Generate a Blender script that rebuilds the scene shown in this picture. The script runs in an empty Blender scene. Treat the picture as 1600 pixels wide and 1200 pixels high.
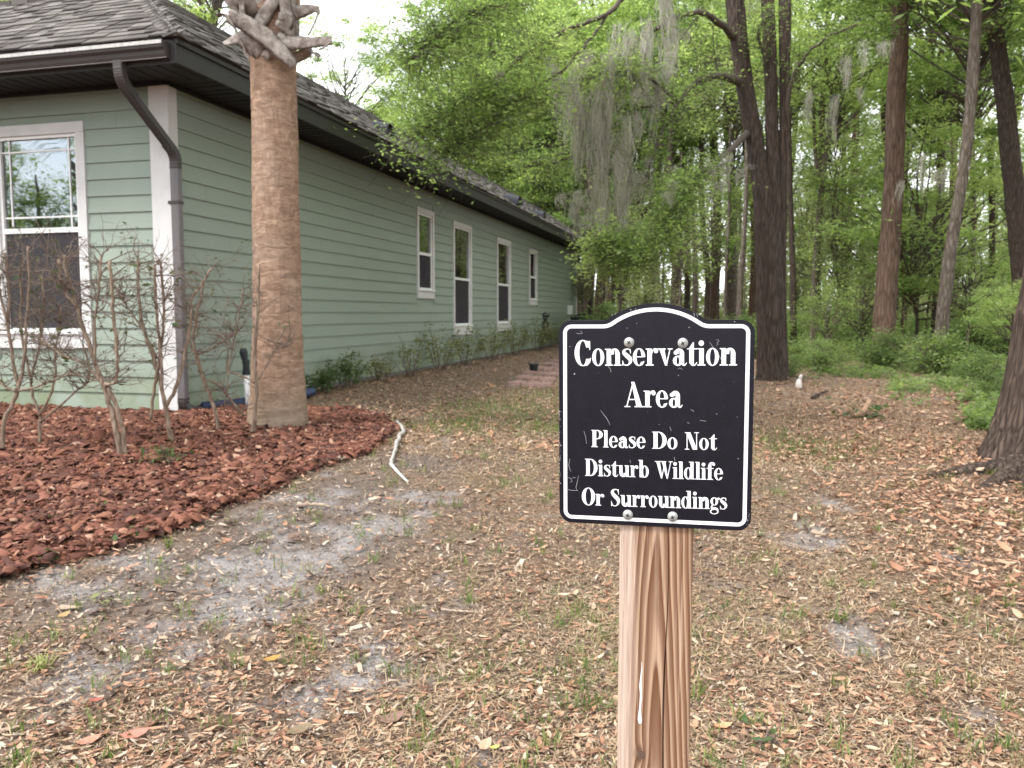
import bpy, math, random
import numpy as np
from mathutils import Vector, Matrix
random.seed(7); rng = np.random.default_rng(7)
SC = bpy.context.scene; COL = SC.collection
# ---------------------------------------------------------------- camera
FPX = 1290.0; PITCH = math.atan(110/FPX); CAM = np.array([0, 0, 1.5])
cd = bpy.data.cameras.new('camera'); cam = bpy.data.objects.new('camera', cd); COL.objects.link(cam)
cam.location = CAM; cam.rotation_euler = (math.pi/2-PITCH, 0, 0)
cd.sensor_width = 36; cd.lens = FPX/1600*36; cd.clip_start = .05; cd.clip_end = 1200
cd.dof.use_dof = True; cd.dof.focus_distance = 1.02; cd.dof.aperture_fstop = 15.0
SC.camera = cam
# ---------------------------------------------------------------- world: pale overcast sky
SUN_EL, SUN_AZ = math.radians(52), math.radians(238)     # azimuth clockwise from +Y
W = bpy.data.worlds.new('World'); SC.world = W; W.use_nodes = True
wn = W.node_tree; wn.nodes.clear()
def wnode(t, **k):
    n = wn.nodes.new(t)
    for a, b in k.items(): setattr(n, a, b)
    return n
sky = wnode('ShaderNodeTexSky', sky_type='NISHITA', sun_disc=False, sun_elevation=SUN_EL, sun_rotation=SUN_AZ)
tc = wnode('ShaderNodeTexCoord'); nz = wnode('ShaderNodeTexNoise'); nz.inputs['Scale'].default_value = 3.0; nz.inputs['Detail'].default_value = 4
rp = wnode('ShaderNodeValToRGB'); rp.color_ramp.elements[0].position = .3; rp.color_ramp.elements[1].position = .52
rp.color_ramp.elements[0].color = (.55, .55, .55, 1)
mx = wnode('ShaderNodeMixRGB'); mx.inputs[2].default_value = (9.2, 9.4, 9.8, 1)
bg = wnode('ShaderNodeBackground'); bg.inputs[1].default_value = .11; wo = wnode('ShaderNodeOutputWorld')
L = wn.links.new
L(tc.outputs['Generated'], nz.inputs['Vector']); L(nz.outputs[0], rp.inputs[0]); L(rp.outputs[0], mx.inputs[0])
L(sky.outputs[0], mx.inputs[1]); L(mx.outputs[0], bg.inputs[0]); L(bg.outputs[0], wo.inputs[0])
sd = bpy.data.lights.new('sun', 'SUN'); sd.energy = 1.5; sd.angle = math.radians(14); sd.color = (1, .96, .9)
sun = bpy.data.objects.new('sun', sd); COL.objects.link(sun)
sdir = Vector((math.sin(SUN_AZ)*math.cos(SUN_EL), math.cos(SUN_AZ)*math.cos(SUN_EL), math.sin(SUN_EL)))
sun.rotation_euler = sdir.to_track_quat('Z', 'Y').to_euler(); sun.location = (0, -5, 20)
vs = SC.view_settings; vs.view_transform = 'Standard'; vs.look = 'None'; vs.gamma = 1; vs.use_curve_mapping = False
vs.exposure = 1.5
cy = SC.cycles; cy.max_bounces = 7; cy.diffuse_bounces = 3; cy.glossy_bounces = 2; cy.transmission_bounces = 4
cy.transparent_max_bounces = 8; cy.caustics_reflective = False; cy.caustics_refractive = False
cy.use_denoising = True
# ---------------------------------------------------------------- geometry helpers
_F = np.array([0, math.cos(PITCH), -math.sin(PITCH)]); _U = np.array([0, math.sin(PITCH), math.cos(PITCH)])
def ray(px, py): return _F+np.array([1., 0, 0])*(px-800)/FPX+_U*(600-py)/FPX
def at(px, py, Y): r = ray(px, py); return CAM+r*Y/r[1]           # the place whose picture is px,py at distance Y
def sm(a, b, v): t = np.clip((v-a)/(b-a), 0, 1); return t*t*(3-2*t)
HA = math.radians(14.63)                                          # the house is turned by this angle
HC = at(276, 641, 8.9)                                            # its near corner
LX = np.array([math.cos(HA), -math.sin(HA), 0]); LY = np.array([math.sin(HA), math.cos(HA), 0])
def toloc(p): d = np.asarray(p)-HC; return np.array([d@LX, d@LY, d[2]])
def toworld(p): return HC+LX*p[0]+LY*p[1]+np.array([0, 0, p[2]])
def side_hit(px, py, off=0.):
    r = ray(px, py); t = ((HC+LX*off-CAM)@LX)/(r@LX); return toloc(CAM+r*t)
def terrain(x, y):
    x = np.asarray(x, float); y = np.asarray(y, float)
    s = (x-HC[0])*LX[0]+(y-HC[1])*LX[1]
    f1 = 1-sm(.5, 6.5, s); f2 = sm(1.5, 7.4, y)
    z = .13*f2+.275*f1*f2+.09*sm(14, 45, y)
    return z+.012*np.sin(x*1.7+.6*y)*np.sin(y*1.3-.4*x)*sm(1.5, 3, y)
def G(px, py):
    r = ray(px, py); t = 5.
    for _ in range(40):
        p = CAM+r*t; t = t+.7*((terrain(p[0], p[1])-p[2])/r[2]); t = max(.5, min(t, 200))
    p = CAM+r*t; return np.array([p[0], p[1], float(terrain(p[0], p[1]))])
def _h(ix, iy, iz, s=0):
    n = (ix*374761393+iy*668265263+iz*2147483647+s*974634777) & 0xffffffff
    n = ((n ^ (n >> 13))*1274126177) & 0xffffffff
    return ((n ^ (n >> 16)) & 0xffff)/65535.
def vnoise(P, s=0):
    P = np.asarray(P, float); I = np.floor(P).astype(np.int64); f = P-I; f = f*f*(3-2*f); r = 0
    for dx in (0, 1):
        for dy in (0, 1):
            for dz in (0, 1):
                w = (f[..., 0] if dx else 1-f[..., 0])*(f[..., 1] if dy else 1-f[..., 1])*(f[..., 2] if dz else 1-f[..., 2])
                r = r+w*_h(I[..., 0]+dx, I[..., 1]+dy, I[..., 2]+dz, s)
    return r
def fbm(P, o=4, s=0): return sum(vnoise(np.asarray(P)*2.**k, s+k)/2.**(k+1) for k in range(o))
def fb2(x, y, o=4, s=0): return fbm(np.stack([x, y, np.zeros_like(x)+s*3.3], -1), o, s)
def mesh(name, V, F, mat=None, smooth=False, rnd=None, mats=None, midx=None, attrs=None):
    me = bpy.data.meshes.new(name); V = np.asarray(V, np.float32).reshape(-1, 3)
    if isinstance(F, np.ndarray):
        n, k = F.shape; me.vertices.add(len(V)); me.vertices.foreach_set('co', V.ravel())
        me.loops.add(n*k); me.polygons.add(n)
        me.loops.foreach_set('vertex_index', F.astype(np.int32).ravel())
        me.polygons.foreach_set('loop_start', np.arange(0, n*k, k, dtype=np.int32))
        me.update(calc_edges=True)
    else: me.from_pydata(V.tolist(), [], F)
    if smooth: me.polygons.foreach_set('use_smooth', np.ones(len(me.polygons), bool))
    if rnd is not None:
        a = me.attributes.new('rnd', 'FLOAT', 'POINT'); a.data.foreach_set('value', np.asarray(rnd, np.float32))
    for an, av in (attrs or {}).items():
        a = me.attributes.new(an, 'FLOAT', 'POINT'); a.data.foreach_set('value', np.asarray(av, np.float32))
    for m in (mats or ([mat] if mat else [])): me.materials.append(m)
    if midx is not None: me.polygons.foreach_set('material_index', np.asarray(midx, np.int32))
    me.update(); return me
def link(name, me, parent=None, loc=None, rot=None, scale=None):
    o = bpy.data.objects.new(name, me); COL.objects.link(o)
    if parent is not None: o.parent = parent
    if loc is not None: o.location = loc
    if rot is not None: o.rotation_euler = rot
    if scale is not None: o.scale = scale
    return o
def obj(name, V, F, mat, parent=None, **k): return link(name, mesh(name, V, F, mat, **k), parent)
def empty(name, loc=(0, 0, 0), rz=0, parent=None):
    o = link(name, None, parent, loc, (0, 0, rz)); o.empty_display_size = .2; return o
def tag(o, label, cat, group=None, kind=None):
    if label: o['label'] = label
    if cat: o['category'] = cat
    if group: o['group'] = group
    if kind: o['kind'] = kind
    return o
class MB:
    def __init__(s): s.V = []; s.F = []; s.n = 0; s.R = []
    def add(s, V, F, r=0.):
        V = np.asarray(V, float).reshape(-1, 3); s.V.append(V); s.F += [tuple(int(i)+s.n for i in f) for f in F]; s.n += len(V)
        s.R.append(np.broadcast_to(np.asarray(r, float), (len(V),))); return s
    def box(s, a, b, r=0.):
        x0, y0, z0 = a; x1, y1, z1 = b
        return s.add([(x0, y0, z0), (x1, y0, z0), (x1, y1, z0), (x0, y1, z0), (x0, y0, z1), (x1, y0, z1), (x1, y1, z1), (x0, y1, z1)],
                     [(0, 3, 2, 1), (4, 5, 6, 7), (0, 1, 5, 4), (1, 2, 6, 5), (2, 3, 7, 6), (3, 0, 4, 7)], r)
    def tube(s, P, R, n=6, r=0., cap=True):
        V, F = tube(P, R, n, cap); return s.add(V, F, r)
    def get(s): return np.concatenate(s.V), s.F, np.concatenate(s.R)
    def build(s, name, mat, parent=None, smooth=False, bevel=0):
        V, F, R = s.get(); o = obj(name, V, F, mat, parent, smooth=smooth, rnd=R)
        if bevel:
            m = o.modifiers.new('bevel', 'BEVEL'); m.width = bevel; m.segments = 2; m.limit_method = 'ANGLE'
        return o
def tube(P, R, n=6, cap=True, twist=0, shape=None):
    P = np.asarray(P, float); R = np.broadcast_to(np.asarray(R, float), (len(P),)) if np.ndim(R) < 2 else R
    T = np.gradient(P, axis=0); T /= np.linalg.norm(T, axis=1)[:, None]+1e-12
    u = np.array([1., 0, 0]) if abs(T[0][0]) < .9 else np.array([0, 1., 0]); V = []
    a = np.arange(n)*2*math.pi/n
    for i in range(len(P)):
        u = u-T[i]*(u@T[i]); u /= np.linalg.norm(u)+1e-12; w = np.cross(T[i], u)
        V.append(P[i]+R[i]*(np.cos(a)[:, None]*u+np.sin(a)[:, None]*w))
    V = np.concatenate(V); F = []
    for i in range(len(P)-1):
        for j in range(n):
            k = (j+1) % n; F.append((i*n+j, i*n+k, (i+1)*n+k, (i+1)*n+j))
    if cap: F += [tuple(range(n-1, -1, -1)), tuple(range((len(P)-1)*n, len(P)*n))]
    return V, F
def spline(P, k=6):
    P = np.asarray(P, float); Q = np.vstack([2*P[0]-P[1], P, 2*P[-1]-P[-2]]); out = []
    for i in range(len(P)-1):
        a, b, c, d = Q[i:i+4]
        for t in np.arange(k)/k: out.append(.5*((2*b)+(c-a)*t+(2*a-5*b+4*c-d)*t*t+(3*b-a-3*c+d)*t**3))
    out.append(P[-1]); return np.array(out)
# ---------------------------------------------------------------- materials
class Mat:
    def __init__(s, name):
        s.m = bpy.data.materials.new(name); s.m.use_nodes = True; s.t = s.m.node_tree; s.t.nodes.clear()
        s.out = s.t.nodes.new('ShaderNodeOutputMaterial')
    def n(s, t, _in=None, **k):
        x = s.t.nodes.new('ShaderNode'+t)
        for a, b in k.items(): setattr(x, a, b)
        for a, b in (_in or {}).items(): s.c(b, x.inputs[a])
        return x
    def c(s, v, sock):
        if isinstance(v, bpy.types.NodeSocket): s.t.links.new(v, sock)
        elif isinstance(v, bpy.types.Node): s.t.links.new(v.outputs[0], sock)
        else: sock.default_value = v if not (isinstance(v, tuple) and len(v) == 3 and sock.type == 'RGBA') else (*v, 1)
    def coord(s): return s.n('TexCoord').outputs['Object']
    def mp(s, scale=(1, 1, 1), vec=None, loc=(0, 0, 0)): return s.n('Mapping', {'Vector': vec or s.coord(), 'Scale': scale, 'Location': loc})
    def noise(s, scale, vec=None, det=4, rough=.55, dist=0): return s.n('TexNoise', {'Vector': vec or s.coord(), 'Scale': scale, 'Detail': det, 'Roughness': rough, 'Distortion': dist}).outputs[0]
    def ramp(s, v, *st, ip='LINEAR'):
        r = s.n('ValToRGB', {'Fac': v}); cr = r.color_ramp; cr.interpolation = ip
        while len(cr.elements) < len(st): cr.elements.new(.5)
        for e, (p, c) in zip(cr.elements, st):
            e.position = p; e.color = (*(c if isinstance(c, tuple) else (c, c, c)), 1)
        return r.outputs[0]
    def mix(s, f, a, b, bt='MIX'): return s.n('MixRGB', {0: f, 1: a, 2: b}, blend_type=bt).outputs[0]
    def math(s, op, a, b=0., c=None):
        x = s.n('Math', {0: a, 1: b}, operation=op)
        if c is not None: s.c(c, x.inputs[2])
        return x.outputs[0]
    def attr(s, nm): return s.n('Attribute', attribute_name=nm).outputs['Fac']
    def orand(s): return s.n('ObjectInfo').outputs['Random']
    def bump(s, h, st=.5, d=.01): return s.n('Bump', {'Height': h, 'Strength': st, 'Distance': d}).outputs[0]
    def pr(s, col, rough=.7, spec=.3, normal=None, metal=0., **k):
        i = {'Base Color': col, 'Roughness': rough, 'Specular IOR Level': spec, 'Metallic': metal}; i.update(k)
        if normal is not None: i['Normal'] = normal
        b = s.n('BsdfPrincipled', i); s.t.links.new(b.outputs[0], s.out.inputs[0]); return s.m
def simple(name, col, rough=.6, spec=.3, var=.15, sc=8, bs=.15, bd=.003, metal=0.):
    M = Mat(name); n = M.noise(sc); c = M.mix(n, tuple(v*(1-var) for v in col), tuple(min(1, v*(1+var)) for v in col))
    return M.pr(c, rough, spec, M.bump(M.noise(sc*9), bs, bd), metal)
def leafmat(name, a, b, c, tr=.45, tcol=(1.25, 1.35, .7), scale=.6, spec=.25, rough=.5):
    M = Mat(name); r = M.attr('rnd'); o = M.orand(); n = M.noise(scale, M.n('NewGeometry').outputs['Position'], 2)
    f = M.math('ADD', M.math('MULTIPLY', r, .55), M.math('ADD', M.math('MULTIPLY', n, .5), M.math('MULTIPLY', o, .2)))
    col = M.ramp(f, (.25, a), (.6, b), (.95, c))
    tcl = M.mix(1., col, tcol, 'MULTIPLY')
    p = M.n('BsdfPrincipled', {'Base Color': col, 'Roughness': rough, 'Specular IOR Level': spec})
    t = M.n('BsdfTranslucent', {'Color': tcl}); x = M.n('MixShader', {0: tr, 1: p.outputs[0], 2: t.outputs[0]})
    M.t.links.new(x.outputs[0], M.out.inputs[0]); return M.m
def barkmat(name, dark, mid, light, sx=14, sz=3, bs=.9, bd=.03, lichen=0.):
    M = Mat(name); v = M.mp((sx, sx, sz)); n1 = M.noise(1., v, 5, .62, .4); n2 = M.noise(2.2, None, 3)
    vo = M.n('TexVoronoi', {'Vector': M.mp((sx*.8, sx*.8, sz*.55)), 'Scale': 1.3}, feature='DISTANCE_TO_EDGE').outputs[0]
    cr = M.ramp(vo, (0, 0.), (.22, 1.)); h = M.math('ADD', M.math('MULTIPLY', cr, .36), M.math('MULTIPLY', n1, .95))
    col = M.ramp(h, (.35, dark), (.7, mid), (1., light)); col = M.mix(M.ramp(n2, (.35, 0.), (.7, .6)), col, mid)
    if lichen: col = M.mix(M.ramp(M.noise(9., None, 4, .6), (.62, 0.), (.7, lichen)), col, (.38, .40, .36))
    return M.pr(col, .9, .15, M.bump(h, bs, bd))
m_sage = None
def mk_sage():
    M = Mat('sage_paint'); o = M.orand(); n = M.noise(2.5, None, 3); g = M.noise(1., M.mp((6, 6, 90)), 4)
    c = M.mix(n, (.235, .285, .235), (.29, .338, .285)); c = M.mix(M.math('MULTIPLY', o, .25), c, (.25, .295, .25))
    z = M.n('SeparateXYZ', {0: M.n('NewGeometry').outputs['Position']}).outputs[2]
    alg = M.math('MULTIPLY', M.ramp(z, (.55, 1.), (1., 0.)), M.ramp(M.noise(3., M.n('NewGeometry').outputs['Position'], 4), (.35, 0.), (.62, .75)))
    c = M.mix(alg, c, (.17, .20, .10))
    return M.pr(c, .55, .3, M.bump(g, .12, .002))
m_sage = mk_sage()
def mk_trim(nm='cream_trim', col=(.62, .61, .60)):
    M = Mat(nm); n = M.noise(5., None, 4); c = M.mix(M.ramp(n, (.4, 0.), (.75, .5)), col, tuple(v*.78 for v in col))
    return M.pr(c, .5, .3, M.bump(M.noise(40.), .1, .002))
m_trim = mk_trim(); m_vinyl = simple('white_vinyl', (.78, .78, .77), .35, .4, .04)
m_brown = simple('dark_brown_metal', (.045, .038, .037), .42, .45, .25, 3, .05)
m_fascia = simple('dark_fascia', (.036, .034, .034), .5, .35, .2, 2, .05)
m_soffit = simple('soffit_vinyl', (.018, .016, .017), .55, .3, .2, 4, .05)
m_drip = simple('dirty_drip_edge', (.45, .44, .42), .6, .3, .6, 30)
m_conc = simple('concrete', (.22, .21, .19), .9, .1, .35, 6, .4)
m_black = simple('black_plastic', (.012, .014, .017), .45, .4, .3)
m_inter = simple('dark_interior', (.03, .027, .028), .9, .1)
def mk_shingle():
    M = Mat('asphalt_shingle'); r = M.math('FRACT', M.math('ADD', M.attr('rnd'), M.math('MULTIPLY', M.orand(), 7.3)))
    c = M.ramp(r, (0, (.045, .040, .038)), (.3, (.10, .09, .084)), (.7, (.155, .14, .13)), (1., (.215, .198, .185)))
    g = M.noise(260., None, 2); c = M.mix(M.ramp(g, (.4, 0.), (.75, .4)), c, (.24, .22, .20))
    d = M.noise(1.1, M.n('NewGeometry').outputs['Position'], 3); c = M.mix(M.ramp(d, (.4, 0.), (.7, .4)), c, (.13, .12, .11))
    return M.pr(c, .95, .1, M.bump(g, .5, .004))
m_shingle = mk_shingle()
def mk_glass(nm, gloss):
    M = Mat(nm); fr = M.n('Fresnel', {'IOR': 1.5}).outputs[0]
    f = M.math('MINIMUM', M.math('ADD', M.math('MULTIPLY', fr, 1.5), gloss), .9)
    t = M.n('BsdfTransparent', {'Color': (.75, .8, .8)})
    b = M.bump(M.noise(1.7, None, 2), .04, .02)
    g = M.n('BsdfGlossy', {'Color': (.95, .98, 1.), 'Roughness': .015, 'Normal': b})
    x = M.n('MixShader', {0: f, 1: t.outputs[0], 2: g.outputs[0]}); M.t.links.new(x.outputs[0], M.out.inputs[0]); return M.m
m_glass = mk_glass('window_glass', .16); m_glass_side = mk_glass('side_glass', .06)
M = Mat('insect_screen'); tt = M.n('BsdfTransparent', {'Color': (.8, .78, .8)}); dd = M.n('BsdfDiffuse', {'Color': (.085, .08, .085)})
xx = M.n('MixShader', {0: .55, 1: tt.outputs[0], 2: dd.outputs[0]}); M.t.links.new(xx.outputs[0], M.out.inputs[0]); m_screen = M.m
m_blind = simple('window_blind', (.55, .56, .55), .7); m_curtain = simple('brown_curtain', (.16, .12, .09), .9)
# ================================================================ GROUND
def poly_in(x, y, P):
    P = np.asarray(P); r = np.zeros(np.shape(x), bool); j = len(P)-1
    for i in range(len(P)):
        c = ((P[i][1] > y) != (P[j][1] > y)) & (x < (P[j][0]-P[i][0])*(y-P[i][1])/(P[j][1]-P[i][1]+1e-12)+P[i][0]); r ^= c; j = i
    return r
BEDPX = [(-420, 1010), (-200, 950), (12, 909), (62, 888), (134, 877), (169, 860), (225, 846), (281, 827), (337, 800), (406, 776), (437, 757), (500, 730), (560, 713), (600, 694), (617, 672), (606, 655), (560, 645), (485, 641)]
BED = np.array([G(*p)[:2] for p in BEDPX]+[toworld((.02, 1.4, 0))[:2], toworld((.02, -.02, 0))[:2], toworld((-7, -.02, 0))[:2]])
def blobs(x, y, L):
    r = np.zeros(np.shape(x))
    for px, py, sx, a in L:
        c = G(px, py); D = math.hypot(c[0], c[1]); w = sx/FPX*D; h = w*1.5
        r = np.maximum(r, a*np.exp(-(((x-c[0])/w)**2+((y-c[1])/h)**2)))
    return r
SANDB = [(330, 950, 110, 1), (190, 915, 80, .9), (60, 900, 60, .6), (560, 830, 95, .95), (470, 775, 80, .7), (640, 775, 60, .9), (250, 1000, 90, .6), (430, 880, 80, .8), (560, 1040, 70, .95), (500, 1080, 60, .8), (60, 1090, 55, .9), (1115, 915, 50, .7), (1255, 943, 45, .9), (1200, 775, 40, .7), (1325, 995, 55, .8), (1540, 1125, 40, 1), (1500, 1155, 50, .7), (690, 940, 50, .8), (740, 1170, 45, .7), (1500, 880, 55, .7), (1300, 790, 60, .4), (690, 690, 45, .5), (1290, 850, 70, .55), (1420, 1070, 50, .6), (340, 905, 160, .65)]
GREENB = [(780, 640, 90, 1.3), (720, 665, 60, 1.1), (840, 665, 70, 1.1), (850, 620, 50, 1.), (1240, 700, 100, 1.), (1210, 760, 50, .4), (900, 960, 60, .55), (1150, 960, 90, .5), (1000, 1000, 130, .55), (1500, 960, 60, .4), (800, 760, 60, .35), (1300, 910, 50, .45), (780, 1080, 150, .35), (1330, 1160, 100, .3)]
LEAFB = [(1400, 720, 150, 1.1), (1550, 800, 180, 1.2), (1480, 900, 90, .7), (1350, 660, 90, .8), (1290, 605, 110, .9), (1420, 625, 120, .9), (1180, 600, 60, .7), (1500, 1150, 150, .8), (1250, 1170, 150, .9), (850, 1190, 200, .6), (250, 1170, 250, .6), (1240, 620, 50, .8), (1450, 640, 120, .8), (800, 560, 60, .6), (1050, 620, 300, .4)]
def nearn(x, y, s, k): return fb2(x*s, y*s, 4, k)
SOILB = [(420, 830, 130, 1), (560, 770, 100, 1), (250, 905, 120, 1), (640, 720, 80, .9), (120, 930, 90, .8), (560, 860, 110, .8), (30, 970, 70, .6), (380, 900, 130, .8)]
def m_soil(x, y): return np.clip(blobs(x, y, SOILB)*1.2+(nearn(x, y, 4., 15)-.5)*.9-.1, 0, 1)
def m_sand(x, y):
    b = blobs(x, y, SANDB); n = nearn(x, y, 5., 3)
    return np.clip((b*.95+(n-.5)*2.1+(nearn(x, y, 22., 8)-.5)*1.1-.30)*1.9, 0, .95)
def m_green(x, y): return np.clip(blobs(x, y, GREENB)*.95+(nearn(x, y, 3., 9)-.5)*.8, 0, 1)
def m_leaf(x, y): return np.clip(blobs(x, y, LEAFB)+(nearn(x, y, 2., 5)-.5)*.6, 0, 1)
def m_bed(x, y):
    d = (nearn(x, y, 6., 7)-.5)*.26+(nearn(x, y, 25., 17)-.5)*.10; return poly_in(x+d, y+d, BED)
def axis(*seg):
    o = []
    for a, b, s in seg: o += list(np.arange(a, b, s))
    return np.array(o)
gx = axis((-400, -60, 34), (-60, -12, 4), (-12, -6, .5), (-6, 6, .055), (6, 12, .25), (12, 60, 4), (60, 401, 34))
gy = axis((-200, -10, 20), (-10, 1.6, 1.), (1.6, 9.5, .055), (9.5, 20, .3), (20, 60, 3), (60, 801, 40))
X, Y = np.meshgrid(gx, gy); Z = terrain(X, Y)
nr = sm(25, 12, np.hypot(X, Y)); sandv = np.zeros_like(X); k = (np.hypot(X, Y) < 30) & (Y > 0)
sandv[k] = m_sand(X[k], Y[k]); grn = np.zeros_like(X); grn[k] = m_green(X[k], Y[k]); lf = np.zeros_like(X)+.6; lf[k] = m_leaf(X[k], Y[k])
Z = Z+nr*(.03*(fb2(X*1.5, Y*1.5, 3, 11)-.5)+.022*(fb2(X*9, Y*9, 3, 12)-.5))-sandv*.008
nxn, nyn = len(gx), len(gy); ii = np.arange(nxn*nyn).reshape(nyn, nxn)
Fq = np.stack([ii[:-1, :-1], ii[:-1, 1:], ii[1:, 1:], ii[1:, :-1]], -1).reshape(-1, 4)
M = Mat('ground_soil'); P = M.n('NewGeometry').outputs['Position']
n1 = M.noise(3., P, 6, .65); n2 = M.noise(28., P, 5, .7); n3 = M.noise(130., P, 3, .7)
soil = M.mix(n2, (.075, .056, .047), (.215, .17, .143)); straw = M.mix(n3, (.10, .062, .042), (.27, .18, .115))
c = M.mix(M.ramp(n1, (.38, .25), (.62, .8)), soil, straw)
c = M.mix(M.math('MULTIPLY', M.attr('green'), M.ramp(n2, (.3, .1), (.6, .6))), c, (.12, .14, .05))
c = M.mix(M.math('MULTIPLY', M.attr('leafy'), M.ramp(n3, (.4, .1), (.6, .5))), c, (.22, .125, .085))
c = M.mix(M.math('MULTIPLY', M.attr('soil'), .8), c, M.mix(n2, (.085, .068, .060), (.20, .17, .15)))
sandc = M.ramp(n3, (.25, (.15, .13, .122)), (.5, (.27, .25, .245)), (.75, (.52, .495, .49)))
c = M.mix(M.math('MULTIPLY', M.attr('sand'), M.ramp(n2, (.3, .35), (.55, 1.))), c, sandc)
gm = M.pr(c, .95, .1, M.bump(M.math('ADD', n2, M.math('MULTIPLY', n3, .5)), .7, .02))
ground = obj('ground', np.stack([X, Y, Z], -1).reshape(-1, 3), Fq, gm, smooth=True, attrs={'soil': np.where(k, m_soil(X, Y), 0).ravel(), 'sand': sandv.ravel(), 'green': grn.ravel(), 'leafy': lf.ravel()})
tag(ground, 'sandy leaf-strewn yard sloping up gently to the house', 'ground', kind='structure')

def sample(n, y0, y1, pw=1.7, wide=.72):
    """points in the wedge before the camera, denser nearby"""
    u = rng.random(n); a, b = y0**(2-pw), y1**(2-pw); y = (a+(b-a)*u)**(1/(2-pw)) if pw != 2 else y0*(y1/y0)**u
    x = (rng.random(n)*2-1)*wide*y; return x, y
def rotm(n, tilt):
    """n random frames: along, across, up; tilt is the spread of the normal in radians"""
    a = rng.random(n)*2*math.pi; t = rng.normal(0, 1, n)*tilt; b = rng.random(n)*2*math.pi
    N = np.stack([np.sin(t)*np.cos(b), np.sin(t)*np.sin(b), np.cos(t)], -1); A = np.stack([np.cos(a), np.sin(a), 0*a], -1)
    A -= N*(A*N).sum(1)[:, None]; A /= np.linalg.norm(A, axis=1)[:, None]; return A, np.cross(N, A), N
def scatter(template, TF, C, A, B, N, S, extra=None):
    """template (k,3) in units of size; returns V,F"""
    T = np.asarray(template); n = len(C); k = len(T); S = np.asarray(S).reshape(n, 1, 1) if np.ndim(S) == 1 else S
    V = C[:, None, :]+(T[None, :, 0:1]*A[:, None]*S[..., 0:1]+T[None, :, 1:2]*B[:, None]*(S[..., 1:2] if S.shape[-1] > 1 else S)+T[None, :, 2:3]*N[:, None]*(S[..., 2:3] if S.shape[-1] > 2 else S[..., 0:1]))
    TF = np.asarray(TF); F = (TF[None]+np.arange(n)[:, None, None]*k).reshape(-1, TF.shape[1]); return V.reshape(-1, 3), F
outside_house = lambda x, y: ~(((x-HC[0])*LX[0]+(y-HC[1])*LX[1] < .06) & ((x-HC[0])*LY[0]+(y-HC[1])*LY[1] > -.06))
# ---- fallen leaves
LT = [(-.5, 0, .10), (-.22, .19, .03), (.16, .20, .04), (.5, 0, .13), (.16, -.20, .04), (-.22, -.19, .03), (-.2, 0, -.03), (.18, 0, -.03)]
LF = [(0, 6, 1, 1), (6, 7, 2, 1), (7, 3, 2, 2), (0, 5, 6, 6), (5, 4, 7, 6), (4, 3, 7, 7)]
LFq = [(0, 6, 1), (6, 7, 2), (6, 2, 1), (7, 3, 2), (0, 5, 6), (5, 4, 7), (5, 7, 6), (4, 3, 7)]
def leafcol(nm, st, rough=.65):
    M = Mat(nm); r = M.attr('rnd'); c = M.ramp(r, *st); n = M.noise(90., None, 2)
    return M.pr(M.mix(M.math('MULTIPLY', n, .4), c, tuple(.5*v for v in st[1][1])), rough, .25)
m_litter = leafcol('dead_leaf', [(0, (.10, .045, .03)), (.22, (.23, .115, .07)), (.55, (.44, .235, .145)), (.8, (.56, .345, .23)), (1., (.68, .49, .36))])
def litter(name, label, n, y0, y1, size, thr, lift=.012, pw=1.7):
    x, y = sample(n, y0, y1, pw); d = m_leaf(x, y); s = m_sand(x, y); k = (rng.random(n) < thr+(1-thr)*d) & (rng.random(n) > s*.85) & (rng.random(n) > m_soil(x, y)*.72) & ~m_bed(x, y) & outside_house(x, y)
    x, y = x[k], y[k]; n = len(x); z = terrain(x, y)+rng.random(n)*lift+.004
    A, B, N = rotm(n, .27); S = size*np.exp(np.clip(rng.normal(0, .45, n), -1.2, .75)); S3 = np.stack([S, S*rng.uniform(.45, 1.0, n), S*rng.uniform(.05, 1.0, n)], -1)[:, None, :]
    V, F = scatter(LT, LFq, np.stack([x, y, z], -1), A, B, N, S3)
    return tag(obj(name, V, F, m_litter, rnd=np.repeat(rng.random(n), len(LT))), label, 'leaf litter', kind='stuff')
litter('leaf_litter', 'brown and tan fallen oak leaves lying all over the yard', 70000, 1.9, 13, .0305, .30)
litter('leaf_litter', 'fallen leaves carpeting the ground towards and under the trees', 70000, 7.5, 40, .06, .55, pw=1.6)
def leafpile(n):
    x, y = sample(n, 3.5, 15, 1.5); k = (rng.random(n) < np.clip(blobs(x, y, [(1420, 700, 130, 1.1), (1560, 800, 150, 1.3), (1480, 880, 90, .8), (1330, 650, 70, .8), (1560, 900, 90, .6)])+(nearn(x, y, 3., 5)-.5)*.9, 0, 1)); x, y = x[k], y[k]; n = len(x)
    A, B, N = rotm(n, .4); S = .05*np.exp(rng.normal(0, .3, n)); S3 = np.stack([S, S*rng.uniform(.45, 1.0, n), S*rng.uniform(.1, 1.5, n)], -1)[:, None, :]
    V, F = scatter(LT, LFq, np.stack([x, y, terrain(x, y)+.008+.035*rng.random(n)], -1), A, B, N, S3)
    return tag(obj('leaf_litter', V, F, m_litter, rnd=np.repeat(.25+.75*rng.random(n), len(LT))), 'thick drift of light tan fallen leaves in front of the huge oak', 'leaf litter', kind='stuff')
leafpile(60000)
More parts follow.
